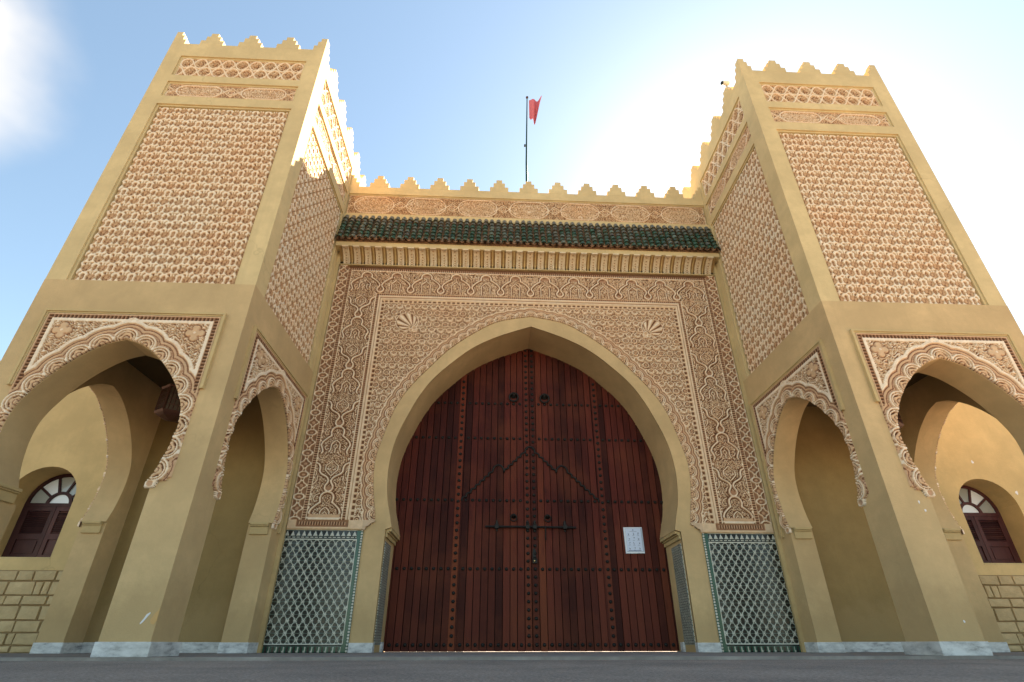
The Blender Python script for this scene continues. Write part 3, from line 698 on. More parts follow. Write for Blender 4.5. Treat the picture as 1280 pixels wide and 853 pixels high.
for s in (-1, 1):
    mb = MB(); a, b = (1.40, 1.04) if s > 0 else (-1.04, -1.40)
    portal(mb, S_IN, -T+0.36, 0.0, HM, b, a, cx=-1.14, ax='x')
    mb.obj('arched_side_wall', M_LO, tower)
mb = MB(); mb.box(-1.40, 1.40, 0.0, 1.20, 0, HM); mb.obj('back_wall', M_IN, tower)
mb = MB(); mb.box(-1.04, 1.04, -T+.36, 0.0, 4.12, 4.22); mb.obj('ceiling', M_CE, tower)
# thicker lower jambs with two-step imposts (front arch and side arches)
for s in (-1, 1):
    x0, x1 = sorted((s*0.90, s*1.04)); mb = MB(); mb.box(x0, x1, -T+0.36, -T+0.47, 0, 1.60); mb.obj('pier_return', M_LO, tower)
def impost(parent, cx, cy, ax, s, depth0, depth1, w0):
    """two-step impost on the jamb; ax='x': arch spans x and the jamb faces +-x"""
    mb = MB()
    for z0, z1, k in ((1.60, 1.715, 0.028), (1.715, 1.735, 0.048), (1.735, 1.775, 0.062)):
        a, b = sorted((s*(w0-k), s*(w0+0.02)))
        if ax == 'x': mb.box(cx+a, cx+b, depth0, depth1, z0, z1)
        else: mb.box(depth0, depth1, cy+a, cy+b, z0, z1)
    return mb.obj('impost', M_EDGE, parent, bev=0.006)
for s in (-1, 1): impost(tower, 0, 0, 'x', s, -T+0.05, -T+0.40, 0.90)
for q in (-1, 1):
    a, b = sorted((q*1.08, q*1.35))
    for s in (-1, 1): impost(tower, 0, -1.14, 'y', s, a, b, 0.80)
# panels
def put_me(name, me, m, parent, loc, rz=0.0, sc=(1, 1, 1)):
    o = link_mesh(name, me, m, parent, loc, rz); o.scale = sc; return o
PI = math.pi
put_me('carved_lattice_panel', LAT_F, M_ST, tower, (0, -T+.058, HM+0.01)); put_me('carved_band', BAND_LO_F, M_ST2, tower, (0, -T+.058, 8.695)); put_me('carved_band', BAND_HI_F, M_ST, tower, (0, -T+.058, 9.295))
for s in (-1, 1):
    rz = s*PI/2; x = s*1.342
    for nm, me, z, m in (('carved_lattice_panel', LAT_S, HM+.01, M_ST), ('carved_band', BAND_LO_S, 8.695, M_ST2), ('carved_band', BAND_HI_S, 9.295, M_ST)):
        put_me(nm, me, m, tower, (x, -1.15, z), rz)
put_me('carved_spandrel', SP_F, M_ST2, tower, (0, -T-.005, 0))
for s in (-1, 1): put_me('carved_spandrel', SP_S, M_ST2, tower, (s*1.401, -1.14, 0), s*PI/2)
# frame moulding round each spandrel
def frame_mb(hw, ztop, zl, zr):
    mb = MB()
    for o_, d_, t_ in ((0.0, 0.026, 0.022), (0.022, 0.040, 0.030)):
        a, b = hw+o_, hw+o_+t_
        if zl: mb.box(-b, -a, -d_, 0, zl, ztop+o_+t_)
        else: mb.box(-b, -a, -d_, 0, ztop+o_, ztop+o_+t_)
        mb.box(a, b, -d_, 0, zr, ztop+o_+t_); mb.box(-a, a, -d_, 0, ztop+o_, ztop+o_+t_)
    return mb
frame_mb(1.10, 4.03, 2.95, 2.95).obj('panel_moulding', M_EDGE, tower, (0, -T-.004, 0))
for s in (-1, 1):
    frame_mb(0.972, 4.03, 1.66 if s < 0 else 2.95, 1.66 if s > 0 else 2.95).obj('panel_moulding', M_EDGE, tower, (s*1.40, -1.14, 0), s*PI/2)
# crenellation
for k in range(-1, 2): put_me('merlon', MERLON, None, tower, (k*0.70, -T, HB))
for s in (-1, 1):
    put_me('corner_merlon', corner_me(-s, 1), None, tower, (s*1.40, -T, HB))
    for k in range(1, 6): put_me('merlon', MERLON, None, tower, (s*1.40, -T+k*0.594, HB), s*PI/2)
    put_me('corner_merlon', corner_me(-s, -1), None, tower, (s*1.40, 1.20, HB))
for k in range(-1, 2): put_me('merlon', MERLON, None, tower, (k*0.70, 1.20-.22, HB))
# marble plinths
def plinth(parent, x0, x1, y0, y1, h=0.135):
    mb = MB(); mb.box(x0, x1, y0, y1, 0.0, h); return mb.obj('marble_plinth', M_MA, parent, bev=0.004)
for s in (-1, 1):
    a, b = sorted((s*0.882, s*1.418)); plinth(tower, a, b, -T-.02, -T+.49)
    a, b = sorted((s*1.025, s*1.418)); plinth(tower, a, b, -0.352, -0.0)
plinth(tower, -1.02, 1.02, -0.02, 0.0, 0.14)
# bare patches and chips low on the front pier
def chip(parent, pts, y, m, name='paint_chip'):
    mb = MB(); mb.prism(pts, y-0.003, y+0.001); return mb.obj(name, m, parent)
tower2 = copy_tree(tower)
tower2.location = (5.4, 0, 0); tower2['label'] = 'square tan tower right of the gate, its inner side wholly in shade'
tower2.name = 'gate_tower.001'
YF = -T-.005
chip(tower, [(1.245, 0.305), (1.268, 0.345), (1.285, 0.385), (1.315, 0.405), (1.318, 0.393), (1.296, 0.355), (1.270, 0.312), (1.248, 0.292)], YF, M_CH)
chip(tower, [(1.335, 0.33), (1.36, 0.39), (1.385, 0.42), (1.399, 0.45), (1.399, 0.33), (1.38, 0.29), (1.35, 0.30)], YF, M_CO, 'bare_patch')
for cx_, cz_, q in ((-1.06, 1.63, .55), (-1.02, 1.53, .5), (-1.05, 0.33, .4)):
    chip(tower2, [(cx_+q*0.03*math.cos(a)*random.uniform(.5, 1.1), cz_+q*0.045*math.sin(a)*random.uniform(.5, 1.1)) for a in [k*PI/4 for k in range(8)]], YF, M_CH)

# ================================================================== CENTRAL GATE
gate = thing('central_gateway', 'tall central wall of carved stucco with a pointed horseshoe arch between the two towers', 'gateway', (0, 0, 0))
mb = MB(); portal(mb, G_IN, -4.0, 4.0, 8.44, 0, 0.90)
mb.obj('wall', M_LO, gate)
# smooth proud band round the arch
ring = G_OUT; ri = G_IN
mb = MB()
for s in (-1, 1):
    a = [(s*w, z) for w, z in ri]; b = [(s*w, z) for w, z in ring]
    poly = a+list(reversed(b)); mb.prism(poly, -0.012, 0.02)
mb.obj('arch_band', M_LO, gate)
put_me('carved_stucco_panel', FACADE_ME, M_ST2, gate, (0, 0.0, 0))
# slim corner strips between facade and towers
for s in (-1, 1):
    mb = MB(); a, b = sorted((s*3.935, s*3.999)); mb.box(a, b, -0.045, 0.0, 0.0, 7.6); mb.obj('corner_strip', M_EDGE, gate)
# dados
put_me('zellij_dado', ZE_D, M_ZE, gate, (2.725, -0.008, 0.0)); put_me('zellij_dado', ZE_D, M_ZE, gate, (-2.725, -0.008, 0.0), 0, (-1, 1, 1))
for o in [q for q in gate.children if q.name.startswith('zellij')]: o['kind'] = 'stuff'
# arch jamb lining, imposts, plinths
for s in (-1, 1):
    put_me('zellij_lining', ZE_J, M_ZE, gate, (s*(2.385-.003), 0.30, 0.10), -s*PI/2).location.y = 0.06 if s < 0 else 0.50
    list(gate.children)[-1]['kind'] = 'stuff'
    mb = MB()
    for z0, z1, k, q in ((1.655, 1.72, 0.03, .0), (1.72, 1.745, 0.055, .0), (1.745, 1.80, 0.09, .0)):
        a, b = sorted((s*(2.385-k), s*2.40)); mb.box(a, b, 0.03, 0.79, z0, z1)
    mb.obj('impost', M_EDGE, gate, bev=0.006)
    a, b = sorted((s*2.367, s*2.715)); plinth(gate, a, b, -0.052, 0.06, 0.13)
    a, b = sorted((s*2.350, s*2.40)); plinth(gate, a, b, 0.50, 0.62, 0.14)
# stepped bracket ending the stucco over the dado
for s in (-1, 1):
    poly = [(s*a, b) for a, b in [(2.74, 1.752), (2.70, 1.752), (2.695, 1.80), (2.655, 1.815), (2.625, 1.85), (2.60, 1.865), (2.565, 1.875), (2.555, 1.905), (2.74, 1.905)]]
    mb = MB(); mb.prism(poly, -0.052, -0.030); mb.obj('stucco_bracket', stucco.__call__('pale_stucco_ledge', [(0, (0.66, 0.47, 0.33)), (1, (0.66, 0.47, 0.33))]) if s < 0 else bpy.data.materials['pale_stucco_ledge'], gate)
# cornice of curved corbels
def curve_y(t, y1=-0.235): return y1*(t**2.2)
Z0, Z1 = 7.205, 7.50
mb = MB(); prof = [(0.0, Z0)] + [(curve_y(i/6)+0.020, Z0+(Z1-Z0)*i/6) for i in range(1, 7)] + [(0.0, Z1)]
mb.prism(prof, -3.93, 3.93, 'x'); mb.obj('cornice_backing', stucco('brown_ochre_ground', [(0, (0.40, 0.25, 0.11)), (1, (0.40, 0.25, 0.11))], .3), gate)
mb = MB(); mb.box(-3.93, 3.93, -0.05, 0.0, 7.185, 7.207); mb.obj('cornice_fillet', M_EDGE, gate)
# one corbel: curved tongue with raised rims and a carved face
def corbel():
    mb = MB(); hw = 0.062; n = 6
    def strip(x0, x1, lift):
        pr = [(curve_y(i/n)-lift, Z0+(Z1-Z0)*i/n) for i in range(n+1)] + [(curve_y(i/n)+0.03, Z0+(Z1-Z0)*i/n) for i in range(n, -1, -1)]
        mb.prism(pr, x0, x1, 'x')
    strip(-hw, -hw+0.016, 0.022); strip(hw-0.016, hw, 0.022); strip(-hw+0.016, hw-0.016, 0.006)
    mb.box(-hw, hw, -0.262, -0.19, Z1-0.028, Z1)
    me = mb.mesh('corbel'); me.materials.append(M_LEDGE)
    return me
M_LEDGE = stucco('cream_corbel', [(0, (0.80, 0.66, 0.48)), (1, (0.80, 0.66, 0.48))], 0.3)
CORB = corbel()
mb = MB()                                                        # small lozenge bosses down the face of a corbel
for i in range(7):
    t = (i+0.5)/7.3; z = Z0+(Z1-Z0)*t; y = curve_y(t)-0.006
    for x, w_ in ((0, 0.020), (-0.030, .010), (0.030, .010)):
        zz = z+(0.02 if x else 0); dz = 0.017 if not x else 0.010
        mb.add([(x-w_, y-.002, zz), (x, y-.014, zz-dz), (x+w_, y-.002, zz), (x, y-.014, zz+dz), (x, y-0.02, zz)], [(0, 1, 4), (1, 2, 4), (2, 3, 4), (3, 0, 4)])
BOSS = mb.mesh('carved_bosses', False); M_TC = stucco('terracotta_paint', [(0, (0.42, 0.24, 0.13)), (1, (0.42, 0.24, 0.13))]); BOSS.materials.append(M_TC)
mb = MB()
pr = [(curve_y(i/6)-0.004, Z0+(Z1-Z0)*i/6) for i in range(7)]+[(curve_y(i/6)+0.03, Z0+(Z1-Z0)*i/6) for i in range(6, -1, -1)]
mb.prism(pr, -0.012, 0.012, 'x'); RIB = mb.mesh('cornice_rib'); M_OC = stucco('ochre_rib', [(0, (0.60, 0.42, 0.20)), (1, (0.60, 0.42, 0.20))], .3); RIB.materials.append(M_OC)
for k in range(-17, 18):
    c_ = put_me('corbel', CORB, None, gate, (k*0.2235, 0, 0))
    put_me('carved_bosses', BOSS, None, c_, (0, 0, 0))['kind'] = 'stuff'
    if k < 17: put_me('cornice_rib', RIB, None, gate, ((k+.5)*0.2235, 0, 0))
mb = MB(); mb.box(-3.998, 3.998, -0.255, 0.0, 7.50, 7.585); mb.box(-3.998, 3.998, -0.245, 0.0, 7.585, 7.62); mb.obj('eaves_beam', M_UP, gate)

# green tiled canopy
EY, EZ, TY, TZ = -0.30, 7.635, -0.125, 8.43
mb = MB(); mb.prism([(EY+0.03, EZ-0.01), (TY+0.03, TZ), (0.0, TZ), (0.0, EZ-0.01)], -3.998, 3.998, 'x'); mb.obj('canopy_bed', M_TE, gate)
sl = Vector((0, TY-EY, TZ-EZ)).normalized(); nrm = Vector((0, -sl.z, sl.y))
def tile_me():
    mb = MB(); n = 8; vs = []; L_ = 0.150
    for j, (t, r, lift) in enumerate(((0, 0.053, 0.030), (1, 0.043, 0.006))):
        for rr in (r, r-0.013):
            for i in range(n+1):
                a = PI*i/n; p = Vector((rr*math.cos(a), 0, 0)) + nrm*(rr*math.sin(a)*0.95+lift) + sl*(t*L_)
                vs.append(tuple(p))
    m_ = n+1; fs = []
    for i in range(n):
        fs.append((i, i+1, 2*m_+i+1, 2*m_+i)); fs.append((m_+i+1, m_+i, 3*m_+i, 3*m_+i+1)); fs.append((i+1, i, m_+i, m_+i+1))
    fs += [(0, 2*m_, 3*m_, m_), (n, m_+n, 3*m_+n, 2*m_+n)]
    mb.add(vs, fs); return mb
TILE = tile_me().mesh('roof_tile'); TILE.materials.append(M_TI)
for p_ in TILE.polygons: p_.use_smooth = False
NT = 59; PTC = 7.98/NT; rows = 7; rp_ = (Vector((0, TY, TZ))-Vector((0, EY, EZ))).length/rows
rest = MB(); tb = tile_me()
for r in range(rows):
    for k in range(NT):
        base = Vector((-3.99+(k+.5)*PTC+random.uniform(-.006, .006), EY, EZ)) + sl*(r*rp_+random.uniform(-.008, .008)) + nrm*random.uniform(-0.004, 0.006)
        if r < 5:
            o = put_me('roof_tile', TILE, None, gate, tuple(base)); o.rotation_euler = (0, random.uniform(-.05, .05), 0)
        else: rest.add([tuple(Vector(v)+base) for v in tb.v], tb.f)
o = rest.obj('upper_roof_tiles', M_TI, gate); o['kind'] = 'stuff'
pans = MB()
for k in range(NT+1):                                            # hollow under-tiles whose ends show along the eave
    cx_ = -3.99+k*PTC; n = 6
    for r0, r1 in ((0.050, 0.038),):
        vs = []
        for t in (0, 1):
            for rr in (r0, r1):
                for i in range(n+1):
                    a = PI+PI*i/n; x = min(max(cx_+rr*math.cos(a), -3.995), 3.995); p = Vector((x, EY, EZ)) + nrm*(rr*math.sin(a)*0.9+0.045) + sl*(t*0.12-0.012)
                    vs.append(tuple(p))
        m_ = n+1; fs = []
        for i in range(n): fs += [(i, i+1, 2*m_+i+1, 2*m_+i), (m_+i+1, m_+i, 3*m_+i, 3*m_+i+1), (i+1, i, m_+i, m_+i+1)]
        pans.add(vs, fs)
o = pans.obj('eave_under_tiles', M_TE, gate); o['kind'] = 'stuff'
# frieze, parapet and merlons
mb = MB()
mb.box(-3.998, 3.998, -0.085, 0.90, 8.44, 9.0)
mb.box(-3.998, 3.998, -0.085, 0.12, 9.0, 9.385)
mb.box(-3.998, 3.998, -0.135, -0.085, 8.40, 8.555); mb.box(-3.998, 3.998, -0.135, -0.085, 9.165, 9.385)
mb.box(-3.998, 3.998, -0.115, -0.085, 9.14, 9.165)
mb.obj('parapet', M_UP, gate)
put_me('carved_frieze', FRIEZE, M_ST, gate, (0, -0.087, 8.56))
for k in range(-5, 6): put_me('merlon', MERLON, None, gate, (k*0.672, -0.135, 9.385))
for s in (-1, 1):
    mb = MB()
    for i, hwid in enumerate(MW):
        a, b = sorted((s*3.997, s*(4.03-hwid-0.02))); mb.box(a, b, -0.135, 0.085, MHs[i], MHs[i+1])
    mb.obj('half_merlon', M_UP, gate, (0, 0, 9.385))

# ================================================================== DOORS
DY = 0.78
door = thing('double_door', 'huge arched double door of dark red planks with iron studs, closed', 'door', (0, DY, 0))
PW = 0.124; GAPB = 0.012
zs = np.array([z for w, z in G_IN]); ws = np.array([w for w, z in G_IN])
def ztop_at(x):
    """height of the opening above |x| (upper branch)"""
    up = [(w, z) for w, z in G_IN if z >= 2.82]
    W_ = np.array([p[0] for p in up][::-1]); Z_ = np.array([p[1] for p in up][::-1])
    return float(np.interp(abs(x), W_, Z_))
def wsmall(z):      # opening half width at z
    return float(np.interp(z, zs[1:], ws[1:])) if z > 1.77 else 2.385
sheet_me = MB()
xs = [k*PW for k in range(0, 21)]
for s in (-1, 1):
    for k in range(20):
        a, b = k*PW+0.006, (k+1)*PW-0.0058
        if k == 0: a = 0.007
        prf = random.uniform(-0.004, 0.005); gb = random.uniform(0.004, 0.007) if (s > 0 or k < 9) else 0.002
        if b <= 2.385:
            hi_a, hi_b = ztop_at(a)+0.10, ztop_at(b)+0.10
            poly = [(s*a, gb), (s*b, gb), (s*b, hi_b), (s*a, hi_a)]
        else:
            poly = [(s*a, GAPB), (s*b, GAPB), (s*b, ztop_at(min(b, 2.44))+0.05), (s*a, ztop_at(min(a, 2.44))+0.1)]
        mb = MB(); mb.prism(poly, -0.012+prf, 0.05)
        mb.obj('plank', M_DO, door)
mb = MB(); mb.box(-2.5, 2.5, 0.05, 0.075, GAPB-.004, 5.9); mb.obj('backing_boards', M_DK, door)
# raised vertical straps that carry the stud columns, and the seams beside them
for s in (-1, 1):
    for x0, x1, z1 in ((0.012, 0.112, 5.85), (1.262, 1.372, 5.5)):
        a, b = sorted((s*x0, s*x1)); mb = MB(); mb.box(a, b, -0.022, -0.008, GAPB, z1); mb.obj('stile', M_DO, door, bev=0.003)
    a, b = sorted((s*1.236, s*1.262)); mb = MB(); mb.box(a, b, -0.030, -0.008, GAPB, 2.46); mb.obj('wicket_moulding', M_IR if False else M_DO, door)
# scalloped moulding over the wicket
half = []
def scal(p, q, n, h):
    (x0, z0), (x1, z1) = p, q; L_ = math.hypot(x1-x0, z1-z0); nx, nz = -(z1-z0)/L_, (x1-x0)/L_
    if nz < 0: nx, nz = -nx, -nz
    for i in range(n):
        for k in range(6):
            t = (i+k/6)/n; b_ = h*math.sin(PI*k/6); half.append((x0+(x1-x0)*t+nx*b_, z0+(z1-z0)*t+nz*b_))
scal((1.25, 2.455), (0.70, 3.01), 7, 0.035)
half += [(0.70+0.105*(math.cos(a)-1)+0.0, 3.02+0.135*math.sin(a)) for a in [PI*i/10 for i in range(11)]]
scal((0.49, 3.01), (0.10, 3.40), 5, 0.032)
half += [(0.09*math.cos(a), 3.44+0.09*math.sin(a)) for a in [-0.3+(PI/2+0.3)*i/7 for i in range(8)]]
mb = MB(); pts = [(-a, -0.022, b) for a, b in half] + [(a, -0.022, b) for a, b in reversed(half[:-1])]
mb.tube(pts, 0.019, 6); mb.obj('scalloped_moulding', M_IR, door, smooth=True)
# studs
mb = MB(); mb.lathe([(0.031, 0.0), (0.030, 0.008), (0.022, 0.018), (0.010, 0.024), (0.001, 0.025)], (0, 0, 0), 8, 'y')
STUD = mb.mesh('stud'); STUD.materials.append(M_IR)
spots = []
for z in (0.10, 1.275, 2.475, 3.70, 4.45):
    for k in range(-20, 20):
        x = (k+.5)*PW
        if abs(x) < wsmall(z)+0.02 and not (abs(abs(x)-1.302) < 0.07) and abs(x) > 0.1: spots.append((x, z))
for s in (-1, 1):
    for cxx in (0.062, 1.316):
        z = 0.10
        while z < ztop_at(cxx)-0.02: spots.append((s*cxx, z)); z += 0.1306 
spots.sort(key=lambda p: p[1])
far = MB()
for i, (x, z) in enumerate(spots):
    yy = -0.022 if (abs(abs(x)-0.062) < .02 or abs(abs(x)-1.316) < .02) else -0.012
    if i < 300: put_me('stud', STUD, None, door, (x, yy, z))
    else: far.add([(v.co.x+x, v.co.y+yy, v.co.z+z) for v in STUD.vertices], [tuple(p.vertices) for p in STUD.polygons])
o = far.obj('upper_studs', M_IR, door); o['kind'] = 'stuff'
def knocker(x, z, r, lab):
    mb = MB(); mb.lathe([(r*0.85, 0.0), (r*0.8, 0.012), (r*0.35, 0.03), (r*0.3, 0.055), (0.002, 0.06)], (0, 0, 0), 12, 'y')
    k = mb.obj('knocker', M_IR, door, (x, -0.012, z+r*0.55), smooth=True)
    mb = MB(); mb.tube([(r*math.sin(a), -0.045-0.01*math.cos(a), -r*0.75+r*math.cos(a)) for a in [2*PI*i/18 for i in range(19)]], r*0.19, 8, False)
    mb.obj('ring', M_IR, k, smooth=True)
for x, z, r in ((-0.309, 4.60, 0.088), (0.309, 4.585, 0.088), (-0.312, 2.16, 0.056), (0.298, 2.155, 0.056)): knocker(x, z, r, '')
# long sliding bolt with four keeps and a hanging hasp
mb = MB(); mb.tube([(-0.81, -0.06, 1.99), (0.0, -0.062, 1.992), (0.80, -0.06, 1.985)], 0.019, 8); bolt = mb.obj('bolt', M_IR, door)
for x in (-0.61, -0.066, 0.062, 0.60):
    mb = MB(); mb.box(x-0.035, x+0.035, -0.088, -0.012, 1.955, 2.028); mb.prism([(x-0.03, 2.028), (x+0.03, 2.028), (x+0.018, 2.075), (x+0.022, 2.095), (x, 2.12), (x-0.022, 2.095), (x-0.018, 2.075)], -0.035, -0.012)
    mb.box(x-0.016, x+0.016, -0.03, -0.012, 1.915, 1.955); mb.obj('bolt_keep', M_IR, bolt, bev=0.004)
mb = MB(); mb.tube([(0.250, -0.07, 1.985), (0.252, -0.075, 1.90), (0.250, -0.07, 1.80), (0.256, -0.06, 1.765)], [0.010, 0.008, 0.010, 0.014], 6); mb.obj('hasp', M_IR, bolt)
mb = MB(); mb.prism([(0.015, 1.36), (0.075, 1.36), (0.078, 1.55), (0.066, 1.60), (0.045, 1.635), (0.024, 1.60), (0.012, 1.55)], -0.036, -0.022); lock = mb.obj('lock_plate', M_IR, door, bev=0.003)
mb = MB(); mb.tube([(0.052+0.038*math.cos(a), -0.055, 1.43+0.04*math.sin(a)) for a in [PI*i/8 for i in range(9)]], 0.008, 6); mb.box(0.012, 0.095, -0.070, -0.036, 1.365, 1.432); mb.obj('padlock', M_IR, lock, bev=0.004)
mb = MB(); mb.lathe([(0.012, 0.0), (0.012, 0.01), (0.002, 0.014)], (0.045, -0.070, 1.405), 8, 'y'); mb.obj('keyhole_cover', M_BR, lock)
# notice in a clear sleeve
notice = thing('notice_sheet', 'white printed notice in a clear sleeve on the right door leaf', 'notice', (1.82, DY-0.02, 1.78))
notice.rotation_euler = (0, math.radians(-0.8), 0)
mb = MB(); mb.box(-0.168, 0.172, -0.004, 0.0, -0.232, 0.228); mb.obj('sleeve', M_PL, notice)
mb = MB(); mb.box(-0.135, 0.140, -0.007, -0.004, -0.190, 0.205); mb.obj('sheet', M_PP, notice)
mb = MB(); mb.box(-0.160, -0.140, -0.008, -0.004, -0.225, 0.222); mb.box(-0.14, 0.165, -0.008, -0.004, -0.226, -0.206); mb.box(-0.14, 0.165, -0.008, -0.004, 0.21, 0.224); mb.obj('sleeve_edge', M_CU, notice)
mb = MB()
rr_ = random.Random(3)
for r in range(4):
    for c_ in range(3):
        cx_, cz_ = -0.085+c_*0.085, 0.105-r*0.083
        for _ in range(3):
            a, b = cx_+rr_.uniform(-.014, .010), cz_+rr_.uniform(-.016, .014); w_, h_ = rr_.uniform(.006, .014), rr_.uniform(.006, .016); mb.box(a, a+w_, -0.0078, -0.007, b, b+h_)
        mb.box(cx_-.02, cx_+.018, -0.0076, -0.007, cz_-.030, cz_-.026)
mb.box(-0.005, 0.012, -0.0078, -0.007, 0.17, 0.186); mb.box(-.06, .065, -.0076, -.007, .150, .154)
mb.box(-0.115, 0.115, -0.0078, -0.007, -0.186, -0.179)
mb.obj('print', M_INK, notice)

# ================================================================== WING WALLS
def wing():
    """local: x grows away from the gate, wall face at y=0.15"""
    wt = thing('wing_wall', 'ochre wing wall with stone courses at its foot, beyond the left tower', 'wall', (0, 0, 0), 'wing walls beside the towers')
    wx0, wx1, zs_, za = 7.48, 8.56, 1.33, 2.80; cx = (wx0+wx1)/2; r = (wx1-wx0)/2; y0, y1 = 0.15, 0.62
    mb = MB(); A = [(cx-r*math.cos(PI*i/20), za-r+r*math.sin(PI*i/20)*1.0) for i in range(21)]
    top = (cx, 4.72)
    mb.prism([(6.80, 0), (cx, 0), (cx, zs_), (wx0, zs_)] + A[:11] + [top, (6.80, 4.72)], y0, y1)
    mb.prism([(cx, 0), (14.0, 0), (14.0, 4.72), top] + A[10:] + [(wx1, zs_), (cx, zs_)], y0, y1)
    mb.obj('plaster_wall', M_WG, wt)
    mb = MB(); mb.box(6.80, 14.05, y0-0.04, y1+0.04, 4.72, 4.80); mb.obj('coping', M_EDGE, wt)
    mb = MB(); mb.box(wx0, wx1, y0-0.004, y1-0.12, zs_-0.03, zs_-0.002); mb.obj('sill_render', M_EDGE, wt)
    # window
    fy = y0+0.36
    win = MB(); wr = 0.045
    win.box(wx0, wx0+wr, fy, fy+.06, zs_, za-r); win.box(wx1-wr, wx1, fy, fy+.06, zs_, za-r); win.box(wx0+wr, wx1-wr, fy-.01, fy+.06, za-r-0.05, za-r+0.01)
    for a0, rad_, th_ in ((0, r-0.03, 0.06), (0, 0.19, 0.05)):
        o_ = [(cx-(rad_+th_/2)*math.cos(PI*i/16), za-r+(rad_+th_/2)*math.sin(PI*i/16)) for i in range(17)]; i_ = [(cx-(rad_-th_/2)*math.cos(PI*i/16), za-r+(rad_-th_/2)*math.sin(PI*i/16)) for i in range(16, -1, -1)]
        for k in range(16): win.prism([o_[k], o_[k+1], i_[15-k], i_[16-k]], fy, fy+.05)
    for a in (36, 72, 108, 144):
        c_, s_ = math.cos(math.radians(a)), math.sin(math.radians(a)); p0 = (cx+0.2*c_, za-r+0.2*s_); p1 = (cx+(r-.05)*c_, za-r+(r-.05)*s_); nx_, nz_ = -s_*.018, c_*.018
        win.prism([(p0[0]-nx_, p0[1]-nz_), (p1[0]-nx_, p1[1]-nz_), (p1[0]+nx_, p1[1]+nz_), (p0[0]+nx_, p0[1]+nz_)], fy+.002, fy+.048)
    wf = win.obj('window_frame', M_SH, wt)
    for i in range(5):
        a0, a1 = 36*i, 36*(i+1); rr0, rr1 = 0.20, r-0.04
        P_ = [(cx+rr0*math.cos(math.radians(a)), za-r+rr0*math.sin(math.radians(a))) for a in (a0, (a0+a1)/2, a1)]+[(cx+rr1*math.cos(math.radians(a)), za-r+rr1*math.sin(math.radians(a))) for a in (a1, (a0+a1)/2, a0)]
        mb = MB(); mb.prism(P_, fy+.022, fy+.028); mb.obj('pane', M_GL if i not in (1,) else M_CU, wf)
    mb = MB(); mb.prism([(cx+.18*math.cos(PI*i/10), za-r+.18*math.sin(PI*i/10)) for i in range(11)], fy+.022, fy+.028); mb.obj('pane', M_CU, wf)
    for s in (-1, 1):
        x0, x1 = (wx0+wr, cx-.004) if s < 0 else (cx+.004, wx1-wr); z0, z1 = zs_, za-r-.05
        mb = MB(); st = 0.065
        mb.box(x0, x0+st, fy, fy+.045, z0, z1); mb.box(x1-st, x1, fy, fy+.045, z0, z1)
        for a, b in ((z0, z0+.09), (z0+.34, z0+.43), (z1-.07, z1)): mb.box(x0+st, x1-st, fy+.001, fy+.044, a, b)
        mb.box(x0+st, x1-st, fy+.020, fy+.03, z0+.09, z0+.34); mb.box(x0+st+.03, x1-st-.03, fy+.010, fy+.03, z0+.12, z0+.31)
        sh = mb.obj('shutter', M_SH, wt)
        zz = z0+.44; i = 0
        while zz < z1-.085:
            mb = MB(); ti = .016 if (i*7+s) % 5 else .004
            mb.add([(x0+st, fy+.008, zz), (x1-st, fy+.008, zz), (x1-st, fy+.036, zz+.026), (x0+st, fy+.036, zz+.026), (x0+st, fy+.008, zz+.006), (x1-st, fy+.008, zz+.006), (x1-st, fy+.036, zz+.032), (x0+st, fy+.036, zz+.032)],
                   [(0, 1, 2, 3), (4, 7, 6, 5), (0, 4, 5, 1), (3, 2, 6, 7)]); mb.obj('louvre_slat', M_SH, sh); zz += .034; i += 1
    mb = MB(); mb.box(wx0, wx1, fy+.06, fy+.08, zs_, za-r); mb.obj('window_backing', M_SH, wt)
    mb = MB(); mb.box(6.81, 9.96, y0-0.006, y0+0.01, 0.0, 1.135); mb.obj('mortar_bed', M_MO, wt)
    # rough stone courses
    z = 0.0; rs = random.Random(11)
    for hcourse in (0.10, 0.165, 0.165, 0.205, 0.14, 0.20, 0.155):
        x = 6.82
        while x < 9.9:
            wd_ = rs.choice([0.11, 0.24, 0.30, 0.36, 0.40, 0.33]); wd_ = min(wd_, 9.95-x); d_ = rs.uniform(.028, .042)
            mb = MB(); a0, a1, b0, b1 = x, x+wd_-.008, z+.003, z+hcourse-.005; j = lambda: rs.uniform(-.006, .006)
            e = .011
            V = [(a0, y0+.01, b0), (a1, y0+.01, b0), (a1, y0+.01, b1), (a0, y0+.01, b1), (a0+e+j(), y0-d_+j()*.6, b0+e+j()), (a1-e+j(), y0-d_+j()*.6, b0+e+j()), (a1-e+j(), y0-d_+j()*.6, b1-e+j()), (a0+e+j(), y0-d_+j()*.6, b1-e+j()), ((a0+a1)/2+j()*4, y0-d_-.010, (b0+b1)/2)]
            mb.add(V, [(0, 1, 5, 4), (1, 2, 6, 5), (2, 3, 7, 6), (3, 0, 4, 7), (4, 5, 8), (5, 6, 8), (6, 7, 8), (7, 4, 8)])
            mb.obj('stone_block', M_SB, wt); x += wd_
        z += hcourse
    return wt
w1 = wing(); w2 = copy_tree(w1); w1.scale = (-1, 1, 1)
w2['label'] = 'ochre wing wall with stone courses at its foot, beyond the right tower'
for cx_, cz_, q in ((8.05, 3.12, .8), (8.62, 2.55, .9)):
    chip(w2, [(cx_+q*0.03*math.cos(a)*random.uniform(.4, 1.2), cz_+q*0.05*math.sin(a)*random.uniform(.4, 1.2)) for a in [k*PI/4 for k in range(8)]], 0.149, M_CH)

